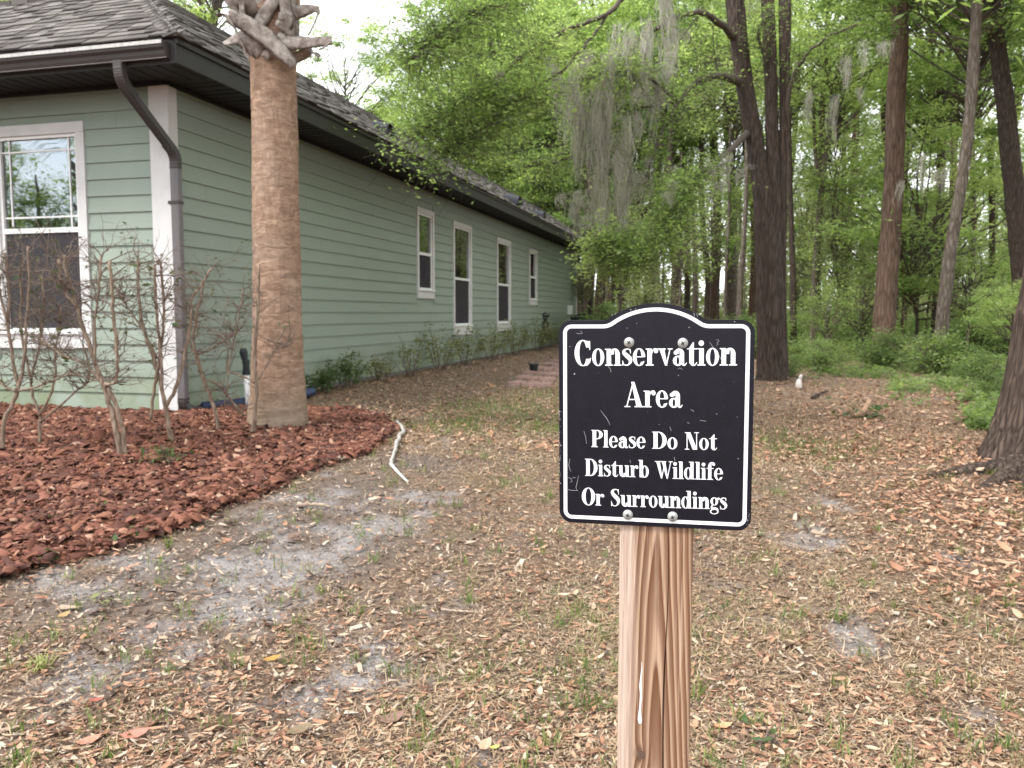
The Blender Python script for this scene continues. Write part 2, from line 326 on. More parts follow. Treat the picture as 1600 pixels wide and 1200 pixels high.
# small crumbs of leaf, bark and twig
x, y = sample(60000, 1.9, 10); k = ~m_bed(x, y) & outside_house(x, y); x, y = x[k], y[k]; n = len(x); A, B, N = rotm(n, .5); S = .014*np.exp(rng.normal(0, .45, n))
S3 = np.stack([S*1.5, S*.6, S], -1)[:, None, :]
V, F = scatter([(-.5, -.3, 0), (.5, -.3, .1), (.5, .4, 0), (-.4, .3, .2)], [(0, 1, 2, 3)], np.stack([x, y, terrain(x, y)+.004+rng.random(n)*.008], -1), A, B, N, S3)
m_crumb = leafcol('litter_crumb', [(0, (.05, .035, .028)), (.3, (.16, .10, .07)), (.65, (.33, .24, .17)), (1., (.60, .50, .40))])
tag(obj('litter_crumbs', V, F, m_crumb, rnd=np.repeat(rng.random(n), 4)), 'tiny crumbs of dead leaf, bark and straw on the bare soil', 'debris', kind='stuff')
# ---- grass
def blades(name, label, cat, n, y0, y1, ln, wd, up, mat, dens, pw=1.7, clump=0):
    x, y = sample(n, y0, y1, pw); k = (rng.random(n) < dens(x, y)) & ~m_bed(x, y) & outside_house(x, y); x, y = x[k], y[k]
    if clump:
        x = np.repeat(x, clump); y = np.repeat(y, clump); m = len(x); sp = .022; x = x+rng.normal(0, sp, m); y = y+rng.normal(0, sp, m)
    n = len(x); a = rng.random(n)*2*math.pi; L_ = ln*np.exp(rng.normal(0, .35, n)); e = np.clip(rng.normal(up, .3, n), -.05, 1.45)
    z = terrain(x, y)+rng.random(n)*.012; P0 = np.stack([x, y, z], -1)
    d = np.stack([np.cos(a), np.sin(a)], -1); w = np.stack([-d[:, 1], d[:, 0], 0*a], -1)*wd*.5
    cu = rng.uniform(.2, .9, n); e2 = e-cu; bend = rng.normal(0, .5, n); d2 = np.stack([np.cos(a+bend), np.sin(a+bend)], -1)
    P1 = P0+np.concatenate([d*np.cos(e)[:, None], np.sin(e)[:, None]], 1)*(L_*.55)[:, None]
    P2 = P1+np.concatenate([d2*np.cos(e2)[:, None], np.sin(e2)[:, None]], 1)*(L_*.45)[:, None]
    P1[:, 2] = np.maximum(P1[:, 2], z+.003); P2[:, 2] = np.maximum(P2[:, 2], z+.001)
    V = np.stack([P0-w, P0+w, P1+w*.9, P1-w*.9, P2+w*.15, P2-w*.15], 1).reshape(-1, 3)
    F = (np.array([(0, 1, 2, 3), (3, 2, 4, 5)])[None]+np.arange(n)[:, None, None]*6).reshape(-1, 4)
    return tag(obj(name, V, F, mat, rnd=np.repeat(rng.random(n), 6)), label, cat, kind='stuff')
m_straw = leafmat('straw', (.26, .165, .10), (.47, .335, .21), (.66, .53, .36), .25, (1, 1, 1), 1.5)
m_grass = leafmat('green_grass', (.07, .10, .03), (.13, .19, .05), (.30, .32, .13), .4, (1.1, 1.3, .6), 1.5)
dstraw = lambda x, y: np.clip(1-m_sand(x, y)*1.05, 0, 1)*(1-.85*m_soil(x, y))*(.25+.75*np.clip(fb2(x*2.3, y*2.3, 3, 21)*2.2-.5, 0, 1))*(1-.55*m_leaf(x, y))*(.35+.65*sm(-.32, .05, x/y+.1*np.sin(y)))
blades('dry_grass', 'matted straw-coloured dead grass across the yard', 'dry grass', 300000, 1.9, 12, .044, .0034, .10, m_straw, dstraw)
blades('green_grass', 'sparse short green grass growing through the straw', 'grass', 46000, 1.9, 16, .05, .0036, .8, m_grass, lambda x, y: m_green(x, y)**1.3*.7*(1-m_sand(x, y)), 1.6, clump=3)
blades('twig_litter', 'thin dark twigs and needles mixed into the litter', 'debris', 26000, 1.9, 12, .055, .0022, .03, leafmat('twig_bits', (.05, .03, .022), (.13, .08, .055), (.26, .17, .12), .05, (1, 1, 1)), lambda x, y: .8+0*x)
blades('far_grass', 'thin green and straw grass in the strip beside the house', 'grass', 95000, 8, 30, .075, .009, .6, m_grass, lambda x, y: m_green(x, y)*.8*(x < 4), 1.4)
blades('grass_tufts', 'small fresh green tufts dotted over the yard', 'grass', 1100, 1.9, 9, .06, .004, 1.05, m_grass, lambda x, y: .35+.65*m_green(x, y), 1.5, clump=14)
blades('dry_grass', 'short straw-coloured grass thinning out towards the trees', 'dry grass', 110000, 7, 24, .06, .007, .2, m_straw, lambda x, y: .25+.6*np.clip(1.3-m_leaf(x, y), 0, 1)*(x/y < .52), 1.5)
# ---- mulch
def chips(n):
    lo, hi = BED.min(0), BED.max(0); lo = np.maximum(lo, (-6.8, 3.2)); x = rng.uniform(lo[0], hi[0], n*3); y = rng.uniform(lo[1], hi[1], n*3)
    k = m_bed(x, y) & outside_house(x, y) & (np.abs(x) < .8*y); x, y = x[k][:n], y[k][:n]; n = len(x)
    z = terrain(x, y)+.012+rng.random(n)**1.3*.05
    A, B, N = rotm(n, .42); S = .048*np.exp(np.clip(rng.normal(0, .5, n), -1.2, .8)); S3 = np.stack([S*rng.uniform(.7, 2.0, n), S*rng.uniform(.4, 1.1, n), S*rng.uniform(.6, 1.3, n)], -1)[:, None, :]
    T = [(-.5, -.12, -.08), (-.2, -.34, -.09), (.3, -.3, -.07), (.52, .02, -.1), (.2, .33, -.08), (-.3, .28, -.1), (-.42, -.1, .1), (-.18, -.26, .08), (.27, -.22, .11), (.44, .02, .06), (.17, .25, .09), (-.25, .2, .12)]
    F = [(6, 7, 8, 9), (6, 9, 10, 11)]+[(i, (i+1) % 6, 6+(i+1) % 6, 6+i) for i in range(6)]
    V, F = scatter(T, F, np.stack([x, y, z], -1), A, B, N, S3); V += rng.normal(0, .0045, V.shape)
    return V, F, np.repeat(rng.random(n), 12)
M = Mat('red_mulch'); r = M.attr('rnd'); c = M.ramp(r, (0, (.038, .019, .015)), (.25, (.10, .038, .025)), (.58, (.175, .066, .040)), (.87, (.25, .105, .065)), (.96, (.36, .18, .12)), (1., (.55, .36, .26)))
c = M.mix(M.math('MULTIPLY', M.noise(60., None, 3), .5), c, (.16, .07, .055)); c = M.mix(M.ramp(M.noise(1.6, None, 4), (.42, 0.), (.66, .6)), c, M.mix(.4, c, (.08, .045, .035))); m_mulch = M.pr(c, .8, .2, M.bump(M.noise(120., M.mp((1, 1, 3))), .4, .003))
V, F, R = chips(38000); tag(obj('bark_mulch', V, F, m_mulch, rnd=R), 'thick bed of red-brown bark mulch before the front wall', 'mulch', kind='stuff')
x, y = sample(9000, 3, 9); k = ~m_bed(x, y) & poly_in(x*1.0, y, BED+(BED-BED.mean(0))*.09); x, y = x[k], y[k]; n = len(x); A, B, N = rotm(n, .3); S = .03*np.exp(rng.normal(0, .4, n))
V, F = scatter(LT, LFq, np.stack([x, y, terrain(x, y)+.01], -1), A, B, N, S); tag(obj('mulch_spill', V, F, m_mulch, rnd=np.repeat(rng.random(n), len(LT))), 'scattered mulch chips spilled past the edge of the bed', 'mulch', kind='stuff')
nb = 70; xs = np.linspace(BED[:, 0].min(), BED[:, 0].max(), 180); ys = np.linspace(BED[:, 1].min(), BED[:, 1].max(), 120); X, Y = np.meshgrid(xs, ys)
inb = poly_in(X, Y, BED) & outside_house(X, Y); ii = np.arange(X.size).reshape(X.shape); q = inb[:-1, :-1] & inb[1:, :-1] & inb[:-1, 1:] & inb[1:, 1:]
Fq = np.stack([ii[:-1, :-1][q], ii[:-1, 1:][q], ii[1:, 1:][q], ii[1:, :-1][q]], -1)
tag(obj('mulch_base', np.stack([X, Y, terrain(X, Y)+.018+.02*(fb2(X*6, Y*6, 3, 4)-.3)], -1).reshape(-1, 3), Fq, simple('mulch_under', (.10, .045, .035), .95, .1, .5, 30, .8, .01), smooth=True), 'dark layer under the red mulch', None, kind='structure')  # dark red-brown base sheet showing between the chips

x = rng.uniform(-6, 0, 9000); y = rng.uniform(3.3, 9, 9000); k = m_bed(x, y) & outside_house(x, y); x, y = x[k], y[k]; n = len(x); A, B, N = rotm(n, .4); S = .026*np.exp(rng.normal(0, .4, n)); S3 = np.stack([S, S*.6, S*.5], -1)[:, None, :]
V, F = scatter(LT, LFq, np.stack([x, y, terrain(x, y)+.06+.01*rng.random(n)], -1), A, B, N, S3); tag(obj('leaf_litter', V, F, m_litter, rnd=np.repeat(rng.random(n)*.9, len(LT))), 'small dead leaves sprinkled on top of the red mulch', 'leaf litter', kind='stuff')
# ================================================================ HOUSE
house = tag(empty('house', HC, -HA), 'sage green clapboard house with dark eaves and grey shingle roof', 'house')
WH = 3.463; EXPO = .178; OV = .69; FL = 24.3; FWID = 13.4; PR = .70; SK = 1.72; Z0 = WH+.17
FW = [(-2.30, -1.02, .655, 3.118, .19)]                                       # windows in the front wall: along, along, low, high, apron
SW = [(7.17, 8.11, 1.341, 3.065, .17), (9.305, 10.62, .572, 3.03, .22), (12.79, 14.17, .592, 2.99, .22), (16.355, 17.38, 1.302, 2.975, .17)]
def P3(face, a, o, z): return (-o if face == 'b' else (a if face == 'f' else o), (-o if face == 'f' else (a)), z) if face != 'f' else (a, -o, z)
def wbox(mb, face, a0, a1, o0, o1, z0, z1, r=0.):                             # a box on a wall: along, outwards, up
    if face == 'f': mb.box((a0, -o1, z0), (a1, -o0, z1), r)
    else: mb.box((o0, a0, z0), (o1, a1, z1), r)
def wall(face, a0, a1, wins, mat):
    mb = MB(); cuts = sorted({a0, a1, *[w[0] for w in wins], *[w[1] for w in wins]})
    for p, q in zip(cuts[:-1], cuts[1:]):
        w = [w for w in wins if w[0] <= p+1e-6 and w[1] >= q-1e-6]
        if w: wbox(mb, face, p, q, -.12, 0, 0, w[0][2]); wbox(mb, face, p, q, -.12, 0, w[0][3], WH)
        else: wbox(mb, face, p, q, -.12, 0, 0, WH)
    return mb.build('wall', mat, house)
wf = wall('f', -FWID, -.001, FW, m_sage); wsd = wall('s', .001, FL, SW, m_sage)
mb = MB(); mb.box((-FWID, FL-.12, 0), (-.125, FL, WH)); mb.build('wall', m_sage, house)
mb = MB(); mb.box((-FWID-.12, 0, 0), (-FWID-.001, FL, WH)); mb.build('wall', m_sage, house)
mb = MB(); mb.box((-FWID+.02, .02, -.7), (-.02, FL-.02, -.005)); mb.build('foundation', m_conc, house)
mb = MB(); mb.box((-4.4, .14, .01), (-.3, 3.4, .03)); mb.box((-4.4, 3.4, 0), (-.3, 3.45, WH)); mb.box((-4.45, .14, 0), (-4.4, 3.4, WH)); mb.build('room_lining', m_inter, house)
# one siding board, 1 m long, tapered and lapped
bm_ = mesh('siding_board', [(0, -.002, 0), (1, -.002, 0), (1, -.026, .0), (0, -.026, .0), (0, -.002, .19), (1, -.002, .19), (1, -.005, .19), (0, -.005, .19)],
          [(0, 1, 2, 3), (7, 6, 5, 4), (3, 2, 6, 7), (1, 5, 6, 2), (0, 3, 7, 4), (0, 4, 5, 1)], m_sage)
def boards(face, a0, a1, wins, par):
    z = 0; row = 0
    while z < WH-.02:
        zt = min(z+EXPO, WH); x0 = a0; off = (row*1.37) % 3.66; segs = []
        free = [(a0, a1)]
        for w in wins:
            if z+.01 < w[3] and zt-.01 > w[2]:
                nf = []
                for p, q in free: nf += [(p, min(q, w[0])), (max(p, w[1]), q)] if not (q <= w[0] or p >= w[1]) else [(p, q)]
                free = [(p, q) for p, q in nf if q-p > .02]
        for p, q in free:
            j = [p]+[c for c in np.arange(a0-off, a1, 3.66) if p+.3 < c < q-.3]+[q]; segs += list(zip(j[:-1], j[1:]))
        for p, q in segs:
            o = link('siding_board', bm_, par); s = (zt-z)/EXPO if zt-z < EXPO-.001 else 1
            if face == 'f': o.location = (p+.001, 0, z+random.uniform(-.0008, .0008)); 
            else: o.location = (0, p+.001, z+random.uniform(-.0008, .0008)); o.rotation_euler = (0, 0, math.pi/2)
            o.scale = (q-p-.002, 1, s)
        z += EXPO; row += 1
boards('f', -6.6, -.195, FW, wf); boards('s', .135, FL-.10, SW, wsd)
def window(face, a0, a1, z0, z1, ap, big=False):
    w = empty('window', parent=house); t = .088 if not big else .105
    zb = z0+ap
    mb = MB(); wbox(mb, face, a0, a1, 0, .042, z1-t*1.1, z1); wbox(mb, face, a0, a0+t, 0, .040, zb, z1-t*1.1); wbox(mb, face, a1-t, a1, 0, .040, zb, z1-t*1.1)
    mb.build('casing', m_trim, w, bevel=.003)
    mb = MB(); wbox(mb, face, a0, a1, 0, .037, z0, zb-.032); mb.build('apron', m_trim, w, bevel=.003)
    mb = MB(); wbox(mb, face, a0-.005, a1+.005, 0, .06, zb-.03, zb); mb.build('sill', m_vinyl, w, bevel=.004)
    i0, i1, b, tp = a0+t, a1-t, zb, z1-t*1.1; mid = b+(tp-b)*(.52 if big else .475); f = .036
    mb = MB(); wbox(mb, face, i0, i0+f, -.07, .014, b, tp); wbox(mb, face, i1-f, i1, -.07, .014, b, tp); wbox(mb, face, i0+f, i1-f, -.07, .013, tp-f, tp); wbox(mb, face, i0+f, i1-f, -.07, .013, b, b+f)
    mb.build('frame', m_vinyl, w, bevel=.002)
    mb = MB(); wbox(mb, face, i0+f, i1-f, -.05, .008, mid-.028, mid+.028); mb.build('meeting_rail', m_vinyl, w, bevel=.002)
    mb = MB(); wbox(mb, face, i0+f, i1-f, -.022, -.018, mid+.028, tp-f); mb.build('pane', m_glass if big else m_glass_side, w)
    mb = MB(); wbox(mb, face, i0+f, i1-f, -.042, -.038, b+f, mid-.028); mb.build('pane', m_glass if big else m_glass_side, w)
    mb = MB(); wbox(mb, face, i0+f, i1-f, -.012, -.010, b+f, mid-.028); mb.build('screen', m_screen, w)
    if big:
        g0, g1, gb, gt = i0+f, i1-f, mid+.028, tp-f
        for q in (g0+.10, g1-.10): mb = MB(); wbox(mb, face, q-.009, q+.009, -.018, -.008, gb, gt); mb.build('muntin', m_vinyl, w)
        for q in (gb+.12, gt-.13): mb = MB(); wbox(mb, face, g0, g1, -.019, -.009, q-.009, q+.009); mb.build('muntin', m_vinyl, w)
        for k in range(14):
            z = tp-.75-k*.024; mb = MB(); mb.add([(g0-.05, .13, z), (g1+.05, .13, z), (g1+.05, .155, z+.018), (g0-.05, .155, z+.018)], [(0, 1, 2, 3)]); mb.build('blind_slat', m_blind, w)
    else:
        mb = MB(); n = 9
        V = []; F = []
        for k in range(n*2+1):
            a = i0+(i1-i0)*k/(n*2)*.8; V += [(-.24-.03*(k % 2), a, b), (-.24-.03*(k % 2), a, tp)]
        F = [(2*k, 2*k+1, 2*k+3, 2*k+2) for k in range(n*2)]; mb.add(V, F); mb.build('curtain', m_curtain, w)
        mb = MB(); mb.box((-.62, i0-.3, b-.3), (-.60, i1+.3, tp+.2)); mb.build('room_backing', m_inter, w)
    return w
for w in FW: window('f', *w, big=True)
for w in SW: window('s', *w)
mb = MB(); mb.box((-.19, -.036, -.02), (.045, 0, WH-.037)); mb.box((.0, .0012, -.02), (.036, .130, WH-.037)); mb.build('corner_board', m_trim, house, bevel=.003)
mb = MB(); mb.box((-.0, FL-.10, -.02), (.036, FL+.03, WH-.037)); mb.build('corner_board', m_trim, house, bevel=.003)
# soffits, fascias
x0, y0, x1, y1 = -FWID-OV, -OV-.02, OV-.03, FL+.65
par = empty('soffit', parent=house)
pan = mesh('soffit_panel', [(0, 0, 0), (.3, 0, 0), (.3, 1, 0), (0, 1, 0), (0, 0, .008), (.006, 0, .012), (.006, 1, .012), (0, 1, .008),
     (.15, 0, -.001), (.155, 0, -.006), (.16, 0, -.001), (.15, 1, -.001), (.155, 1, -.006), (.16, 1, -.001),
     (.29, 0, -.001), (.295, 0, -.008), (.30, 0, -.001), (.29, 1, -.001), (.295, 1, -.008), (.30, 1, -.001)],
     [(0, 3, 2, 1), (8, 11, 12, 9), (9, 12, 13, 10), (14, 17, 18, 15), (15, 18, 19, 16)], m_soffit)
for k in range(30): link('soffit_panel', pan, par, (-8.0+k*.3-.38, y0+.02, WH+.002), None, (1, OV, 1))
for k in range(84): link('soffit_panel', pan, par, (x1-.02, -.03+k*.3, WH+.004), (0, 0, math.pi/2), (1, x1-.02, 1))
mb = MB(); mb.box((x0, y0+.02, WH+.03), (x1-.02, y1-.02, WH+.04)); mb.box((-8.6, -.05, WH-.035), (0, -.001, WH-.002)); mb.box((.001, 0, WH-.035), (.045, FL, WH-.002)); mb.build('soffit_trim', m_soffit, par)
par = empty('fascia', parent=house)
mb = MB(); mb.box((x1-.02, y0, WH-.05), (x1, y1, Z0-.045)); mb.box((x1-.02, y0, Z0-.044), (x1+.022, y1, Z0+.005)); mb.build('fascia_board', m_fascia, par, bevel=.003)
mb = MB(); mb.box((x0, y0, WH-.05), (x1-.021, y0+.02, Z0)); mb.build('fascia_board', m_fascia, par)
mb = MB(); mb.box((x0, y1-.02, WH-.05), (x1-.021, y1, Z0)); mb.build('fascia_board', m_fascia, par)
# gutter with outlet, along the front eave
gprof = [(0, .15), (0, 0), (-.075, 0), (-.088, .03), (-.094, .06), (-.118, .085), (-.124, .118), (-.124, .135), (-.112, .135), (-.112, .122), (-.082, .064), (-.07, .012), (-.008, .012), (-.008, .15)]
gx0, gx1 = -9.2, x1-.06; gz = Z0-.185; V = []
for xx_ in (gx0, gx1): V += [(xx_, y0-.001+p[0], gz+p[1]) for p in gprof]
n = len(gprof); F = [(i, (i+1) % n, n+(i+1) % n, n+i) for i in range(n)]
gutter = obj('gutter', V, F, m_brown, house)
mb = MB(); mb.add([(gx1, y0-.001+p[0], gz+p[1]) for p in [(0, .15), (0, 0), (-.075, 0), (-.088, .03), (-.094, .06), (-.118, .085), (-.124, .135)]]+[(gx1+.004, y0-.001+p[0], gz+p[1]) for p in [(0, .15), (0, 0), (-.075, 0), (-.088, .03), (-.094, .06), (-.118, .085), (-.124, .135)]],
    [tuple(range(6, -1, -1)), tuple(range(7, 14))]+[(i, (i+1) % 7, 7+(i+1) % 7, 7+i) for i in range(7)]); mb.build('end_cap', m_brown, gutter)
mb = MB(); mb.box((gx0, y0-.131, gz+.112), (gx1, y0-.1255, gz+.140)); mb.box((gx0, y0-.131, gz+.1405), (gx1, y0-.108, gz+.146)); mb.build('gutter_lip', m_drip, gutter)
mb = MB(); mb.box((gx0, y0-.082, gz-.006), (gx1+.01, y0-.068, gz-.001)); mb.build('gutter_bead', simple('bead_metal', (.17, .15, .14), .4, .5), gutter)
# downspout: a rectangular tube through the elbows
def recttube(P, w, d, cor=0.):
    P = np.asarray(P, float); T = np.gradient(P, axis=0); T /= np.linalg.norm(T, axis=1)[:, None]; V = []
    for i, (p, t) in enumerate(zip(P, T)):
        a = np.array([1., 0, 0]); a -= t*(a@t)
        if np.linalg.norm(a) < .3: a = np.array([0, 1., 0])-t*t[1]
        a /= np.linalg.norm(a); b = np.cross(t, a); k = 1-cor*(i % 2)
        for q in ((-1, -.8), (-.8, -1), (0, -.9), (.8, -1), (1, -.8), (1, 0.8), (.8, 1), (0, .9), (-.8, 1), (-1, .8)): V.append(p+a*w*.5*q[0]*k+b*d*.5*q[1]*k)
    n = 10; F = [(i*n+j, i*n+(j+1) % n, (i+1)*n+(j+1) % n, (i+1)*n+j) for i in range(len(P)-1) for j in range(n)]
    F += [tuple(range(n-1, -1, -1)), tuple(range((len(P)-1)*n, len(P)*n))]; return V, F
dsx, dsy = .096, -.008
xg = .065; A_ = [(xg, y0-.045, gz+.01), (xg, y0-.045, gz-.05)]
e1 = spline([(xg, y0-.045, gz-.06), (xg+.002, y0-.03, gz-.14), (xg+.006, y0+.025, gz-.22), (xg+.012, y0+.12, gz-.29)], 7)
e2 = spline([(dsx-.008, dsy-.12, WH-.66), (dsx-.003, dsy-.04, WH-.72), (dsx, dsy, WH-.80), (dsx, dsy, WH-.90)], 5)
ds = empty('downspout', parent=house)
V, F = recttube(np.vstack([A_, e1]), .105, .085, .05); obj('elbow', V, F, m_brown, ds)
V, F = recttube(np.vstack([[e1[-1]-[.01, .01, -.008]], [e2[0]+[.01, .01, -.01]]]), .096, .078); obj('spout_run', V, F, m_brown, ds)
V, F = recttube(e2, .105, .085, .05); obj('elbow', V, F, m_brown, ds)
V, F = recttube([(dsx, dsy, WH-.88), (dsx, dsy, .13)], .096, .078); obj('spout_run', V, F, simple('spout_metal', (.13, .115, .12), .38, .5, .2, 2), ds)
V, F = recttube(spline([(dsx, dsy, .14), (dsx, dsy+.01, .06), (dsx+.03, dsy+.08, .0), (dsx+.06, dsy+.2, -.02)], 4), .105, .085, .05); obj('elbow', V, F, m_brown, ds)
for z in (.9, 2.2): mb = MB(); mb.box((dsx-.075, dsy-.045, z), (dsx+.053, dsy+.045, z+.03)); mb.build('strap', m_brown, ds)
# ---- roof: steep skirt all round, gentler slope above it
ex0, ey0, ex1, ey1 = x0-.03, y0-.03, x1+.035, y1+.03
def rz(s): return Z0+.01+PR*s
top = rz(SK); ax = (ex0+ex1)/2; hh = (ex1-ex0)/2-SK; rt = top+hh*.22
V = [(ex0, ey0, rz(0)), (ex1, ey0, rz(0)), (ex1, ey1, rz(0)), (ex0, ey1, rz(0)), (ex0+SK, ey0+SK, top), (ex1-SK, ey0+SK, top), (ex1-SK, ey1-SK, top), (ex0+SK, ey1-SK, top),
     (ax, ey0+SK+hh, rt), (ax, ey1-SK-hh, rt)]
F = [(0, 1, 5, 4), (1, 2, 6, 5), (2, 3, 7, 6), (3, 0, 4, 7), (4, 5, 8), (5, 6, 9, 8), (6, 7, 9), (7, 4, 8, 9), (0, 3, 2, 1)]
roof = obj('roof', V, F, m_shingle, house, rnd=np.full(10, .3))
sl = math.atan(PR); cs, sn = math.cos(sl), math.sin(sl)
def tabmesh():
    V = [(0, 0, .004), (1, 0, .004), (1, .19, .002), (0, .19, .002), (0, 0, .017), (1, 0, .019), (1, .19, .006), (0, .19, .006), (.5, -.004, .020), (.5, -.004, .004)]
    return V, [(4, 8, 6, 7), (8, 5, 6), (0, 9, 8, 4), (9, 1, 5, 8), (1, 2, 6, 5), (0, 4, 7, 3)]
TV, TF = tabmesh(); tab = mesh('shingle', TV, TF, m_shingle); TV = np.array(TV)
items = []
for face in ('f', 's'):
    lo, hi = (-9.5, ex1) if face == 'f' else (ey0, ey1)
    for r_ in range(16):
        s = r_*.14*cs; a = lo+s if face == 's' else lo; end = hi-s
        if s > SK-.02: break
        while a < end-.05:
            w = min(random.uniform(.12, .33), end-a); lift = random.choice((0, 0, .007, .010)); 
            items.append((face, a, s, w, lift, r_)); a += w+.003
def tabmat(face, a, s, w, lift):
    z = rz(s)+.004+lift
    if face == 'f': R = Matrix(((1, 0, 0), (0, cs, -sn), (0, sn, cs))).to_4x4(); p = (a, ey0+s, z)
    else: R = Matrix(((0, -cs, sn), (1, 0, 0), (0, sn, cs))).to_4x4(); p = (ex1-s, a, z)
    return Matrix.Translation(p) @ R @ Matrix.Diagonal((w, 1, random.uniform(.8, 1.3), 1))
def camd(it):
    f, a, s, w = it[:4]; p = toworld((a, ey0+s, rz(s)) if f == 'f' else (ex1-s, a, rz(s))); d = p-CAM; q = d[1]
    px = 800+FPX*d[0]/q; py = 490-FPX*d[2]/q
    return (q if -30 < px < 1000 and py > -20 and not 385 < px < 470 else 100+q)
items.sort(key=camd); mb = MB()
for i, it in enumerate(items):
    Mx = tabmat(*it[:5])
    if i < 290: o = link('shingle', tab, roof); o.matrix_local = Mx
    else: A4 = np.array(Mx); mb.add(TV@A4[:3, :3].T+A4[:3, 3], TF, random.random())
o = mb.build('shingles', m_shingle, roof); o['kind'] = 'stuff'
cap = mesh('hip_cap', [(-.12, 0, -.045), (0, 0, .022), (.12, 0, -.045), (-.12, .2, -.052), (0, .2, .012), (.12, .2, -.052), (-.12, 0, -.056), (0, 0, .008), (.12, 0, -.056)], [(0, 1, 4, 3), (1, 2, 5, 4), (6, 7, 1, 0), (7, 8, 2, 1)], m_shingle)
hl = math.sqrt(2)*SK; hdir = Vector((-1, 1, PR*1.0)); L3 = hdir.length*SK
for y_, sy in ((ey0, 1), (ey1, -1)):
    d = Vector((-1, sy, PR)).normalized(); k = 0
    xa = Vector((d.y, -d.x, 0)).normalized()
    if sy < 0: xa = Vector((d.y, -d.x, 0)).normalized()
    za = xa.cross(d).normalized()
    if za.z < 0: xa = -xa; za = -za
    while k*.14 < L3:
        p = Vector((ex1, y_, rz(0)+.022))+d*(k*.14); Mx = Matrix((( xa.x, d.x, za.x, p.x), (xa.y, d.y, za.y, p.y), (xa.z, d.z, za.z, p.z), (0, 0, 0, 1)))
        o = link('hip_cap', cap, roof); o.matrix_local = Mx; k += 1
# black ridge strip along the top break and roof vents
mb = MB()
for a, b in (((-9.5, ey0+SK, top), (ex1-SK, ey0+SK, top)), ((ex1-SK, ey0+SK, top), (ex1-SK, ey1-SK, top))):
    a, b = np.array(a), np.array(b); n_ = int(np.linalg.norm(b-a)/.25)
    for k in range(n_):
        p = a+(b-a)*k/n_; q = a+(b-a)*(k+.95)/n_; w = .08; lo_ = np.minimum(p, q)-(w, w, .03); hi_ = np.maximum(p, q)+(w, w, .028)
        if abs(b[0]-a[0]) > 1: lo_[0] = p[0]; hi_[0] = q[0]
        else: lo_[1] = p[1]; hi_[1] = q[1]
        mb.box(lo_, hi_, random.random())
o = mb.build('break_cap', m_shingle, roof); o['kind'] = 'stuff'
m_vent = simple('vent_metal', (.022, .025, .032), .65, .3)
def hit_roof(px, py):
    r = ray(px, py); c = CAM-HC; A = np.array([c@LX, c@LY, c[2]]); B = np.array([r@LX, r@LY, r[2]])
    t = (rz(0)+(ex1-A[0])*PR-A[2])/(B[2]+B[0]*PR); return A+B*t
for px, py, s in ((597, 206, 1.), (801, 317, 1.3), (843, 338, 1.)):
    p = hit_roof(px, py); v = empty('roof_vent', tuple(p), parent=roof)
    mb = MB(); mb.box((-.17*s, -.17*s, -.05), (.17*s, .17*s, .02)); mb.build('flashing', m_vent, v)
    V = []; n = 12
    for k in range(n+1):
        a = math.pi*k/n
        V += [(-.14*s+.0, .11*s*math.cos(a), .02+.17*s*math.sin(a)**.7), (.15*s, .12*s*math.cos(a), .0+.13*s*math.sin(a)**.7)]
    F = [(2*k, 2*k+1, 2*k+3, 2*k+2) for k in range(n)]+[tuple(range(0, 2*n+2, 2))]
    obj('hood', V, F, m_vent, v, smooth=True); mb = MB(); mb.box((.02*s, -.08*s, -.08), (.11*s, .08*s, .08)); mb.build('duct', m_black, v)
# ================================================================ things at the side wall
def wtag(name, label, cat, loc, rz_=0, **k): return tag(empty(name, loc, rz_), label, cat, **k)
def gz_at(p): return float(terrain(p[0], p[1]))
# condenser behind the sign
p = toworld((1.0, 20.6, 0)); acz = gz_at(p); ac = wtag('air_conditioner', 'dark air conditioning unit at the far end of the side wall', 'air conditioner', (p[0], p[1], acz), -HA)
mb = MB(); mb.box((-.5, -.5, -.1), (.5, .5, .06)); mb.build('pad', m_conc, ac)
mb = MB()
for sx in (-1, 1):
    for sy in (-1, 1): mb.box((sx*.42-.03, sy*.42-.03, .06), (sx*.42+.03, sy*.42+.03, .98))
mb.box((-.4, -.4, .06), (.4, .4, .95)); mb.build('cabinet', m_black, ac)
mb = MB()
for k in range(14):
    z = .12+k*.06; mb.box((-.43, -.435, z), (.43, -.41, z+.03)); mb.box((.41, -.40, z), (.435, .40, z+.03)); mb.box((-.435, -.4, z), (-.41, .4, z+.03))
mb.build('louvre', m_black, ac)
mb = MB(); mb.box((-.47, -.47, .98), (.47, .47, 1.03)); mb.build('lid', m_black, ac, bevel=.01)
V, F = tube([(0, 0, 1.03), (0, 0, 1.06)], [.33, .25], 20); obj('fan_grille', V, F, m_black, ac)
p = toworld((.02, 22.6, 0)); eb = wtag('electric_box', 'small white electrical box on the wall above the air conditioner', 'electrical box', (p[0], p[1], p[2]+1.0), -HA)
mb = MB(); mb.box((0, -.2, 0), (.12, .2, .34)); mb.build('box_body', m_vinyl, eb, bevel=.01); mb = MB(); mb.box((.122, -.17, .03), (.132, .17, .31)); mb.build('box_door', m_vinyl, eb, bevel=.004)
V, F = tube([(.07, 0, 0), (.07, 0, -.9)], .025, 8); obj('conduit', V, F, m_vinyl, eb)
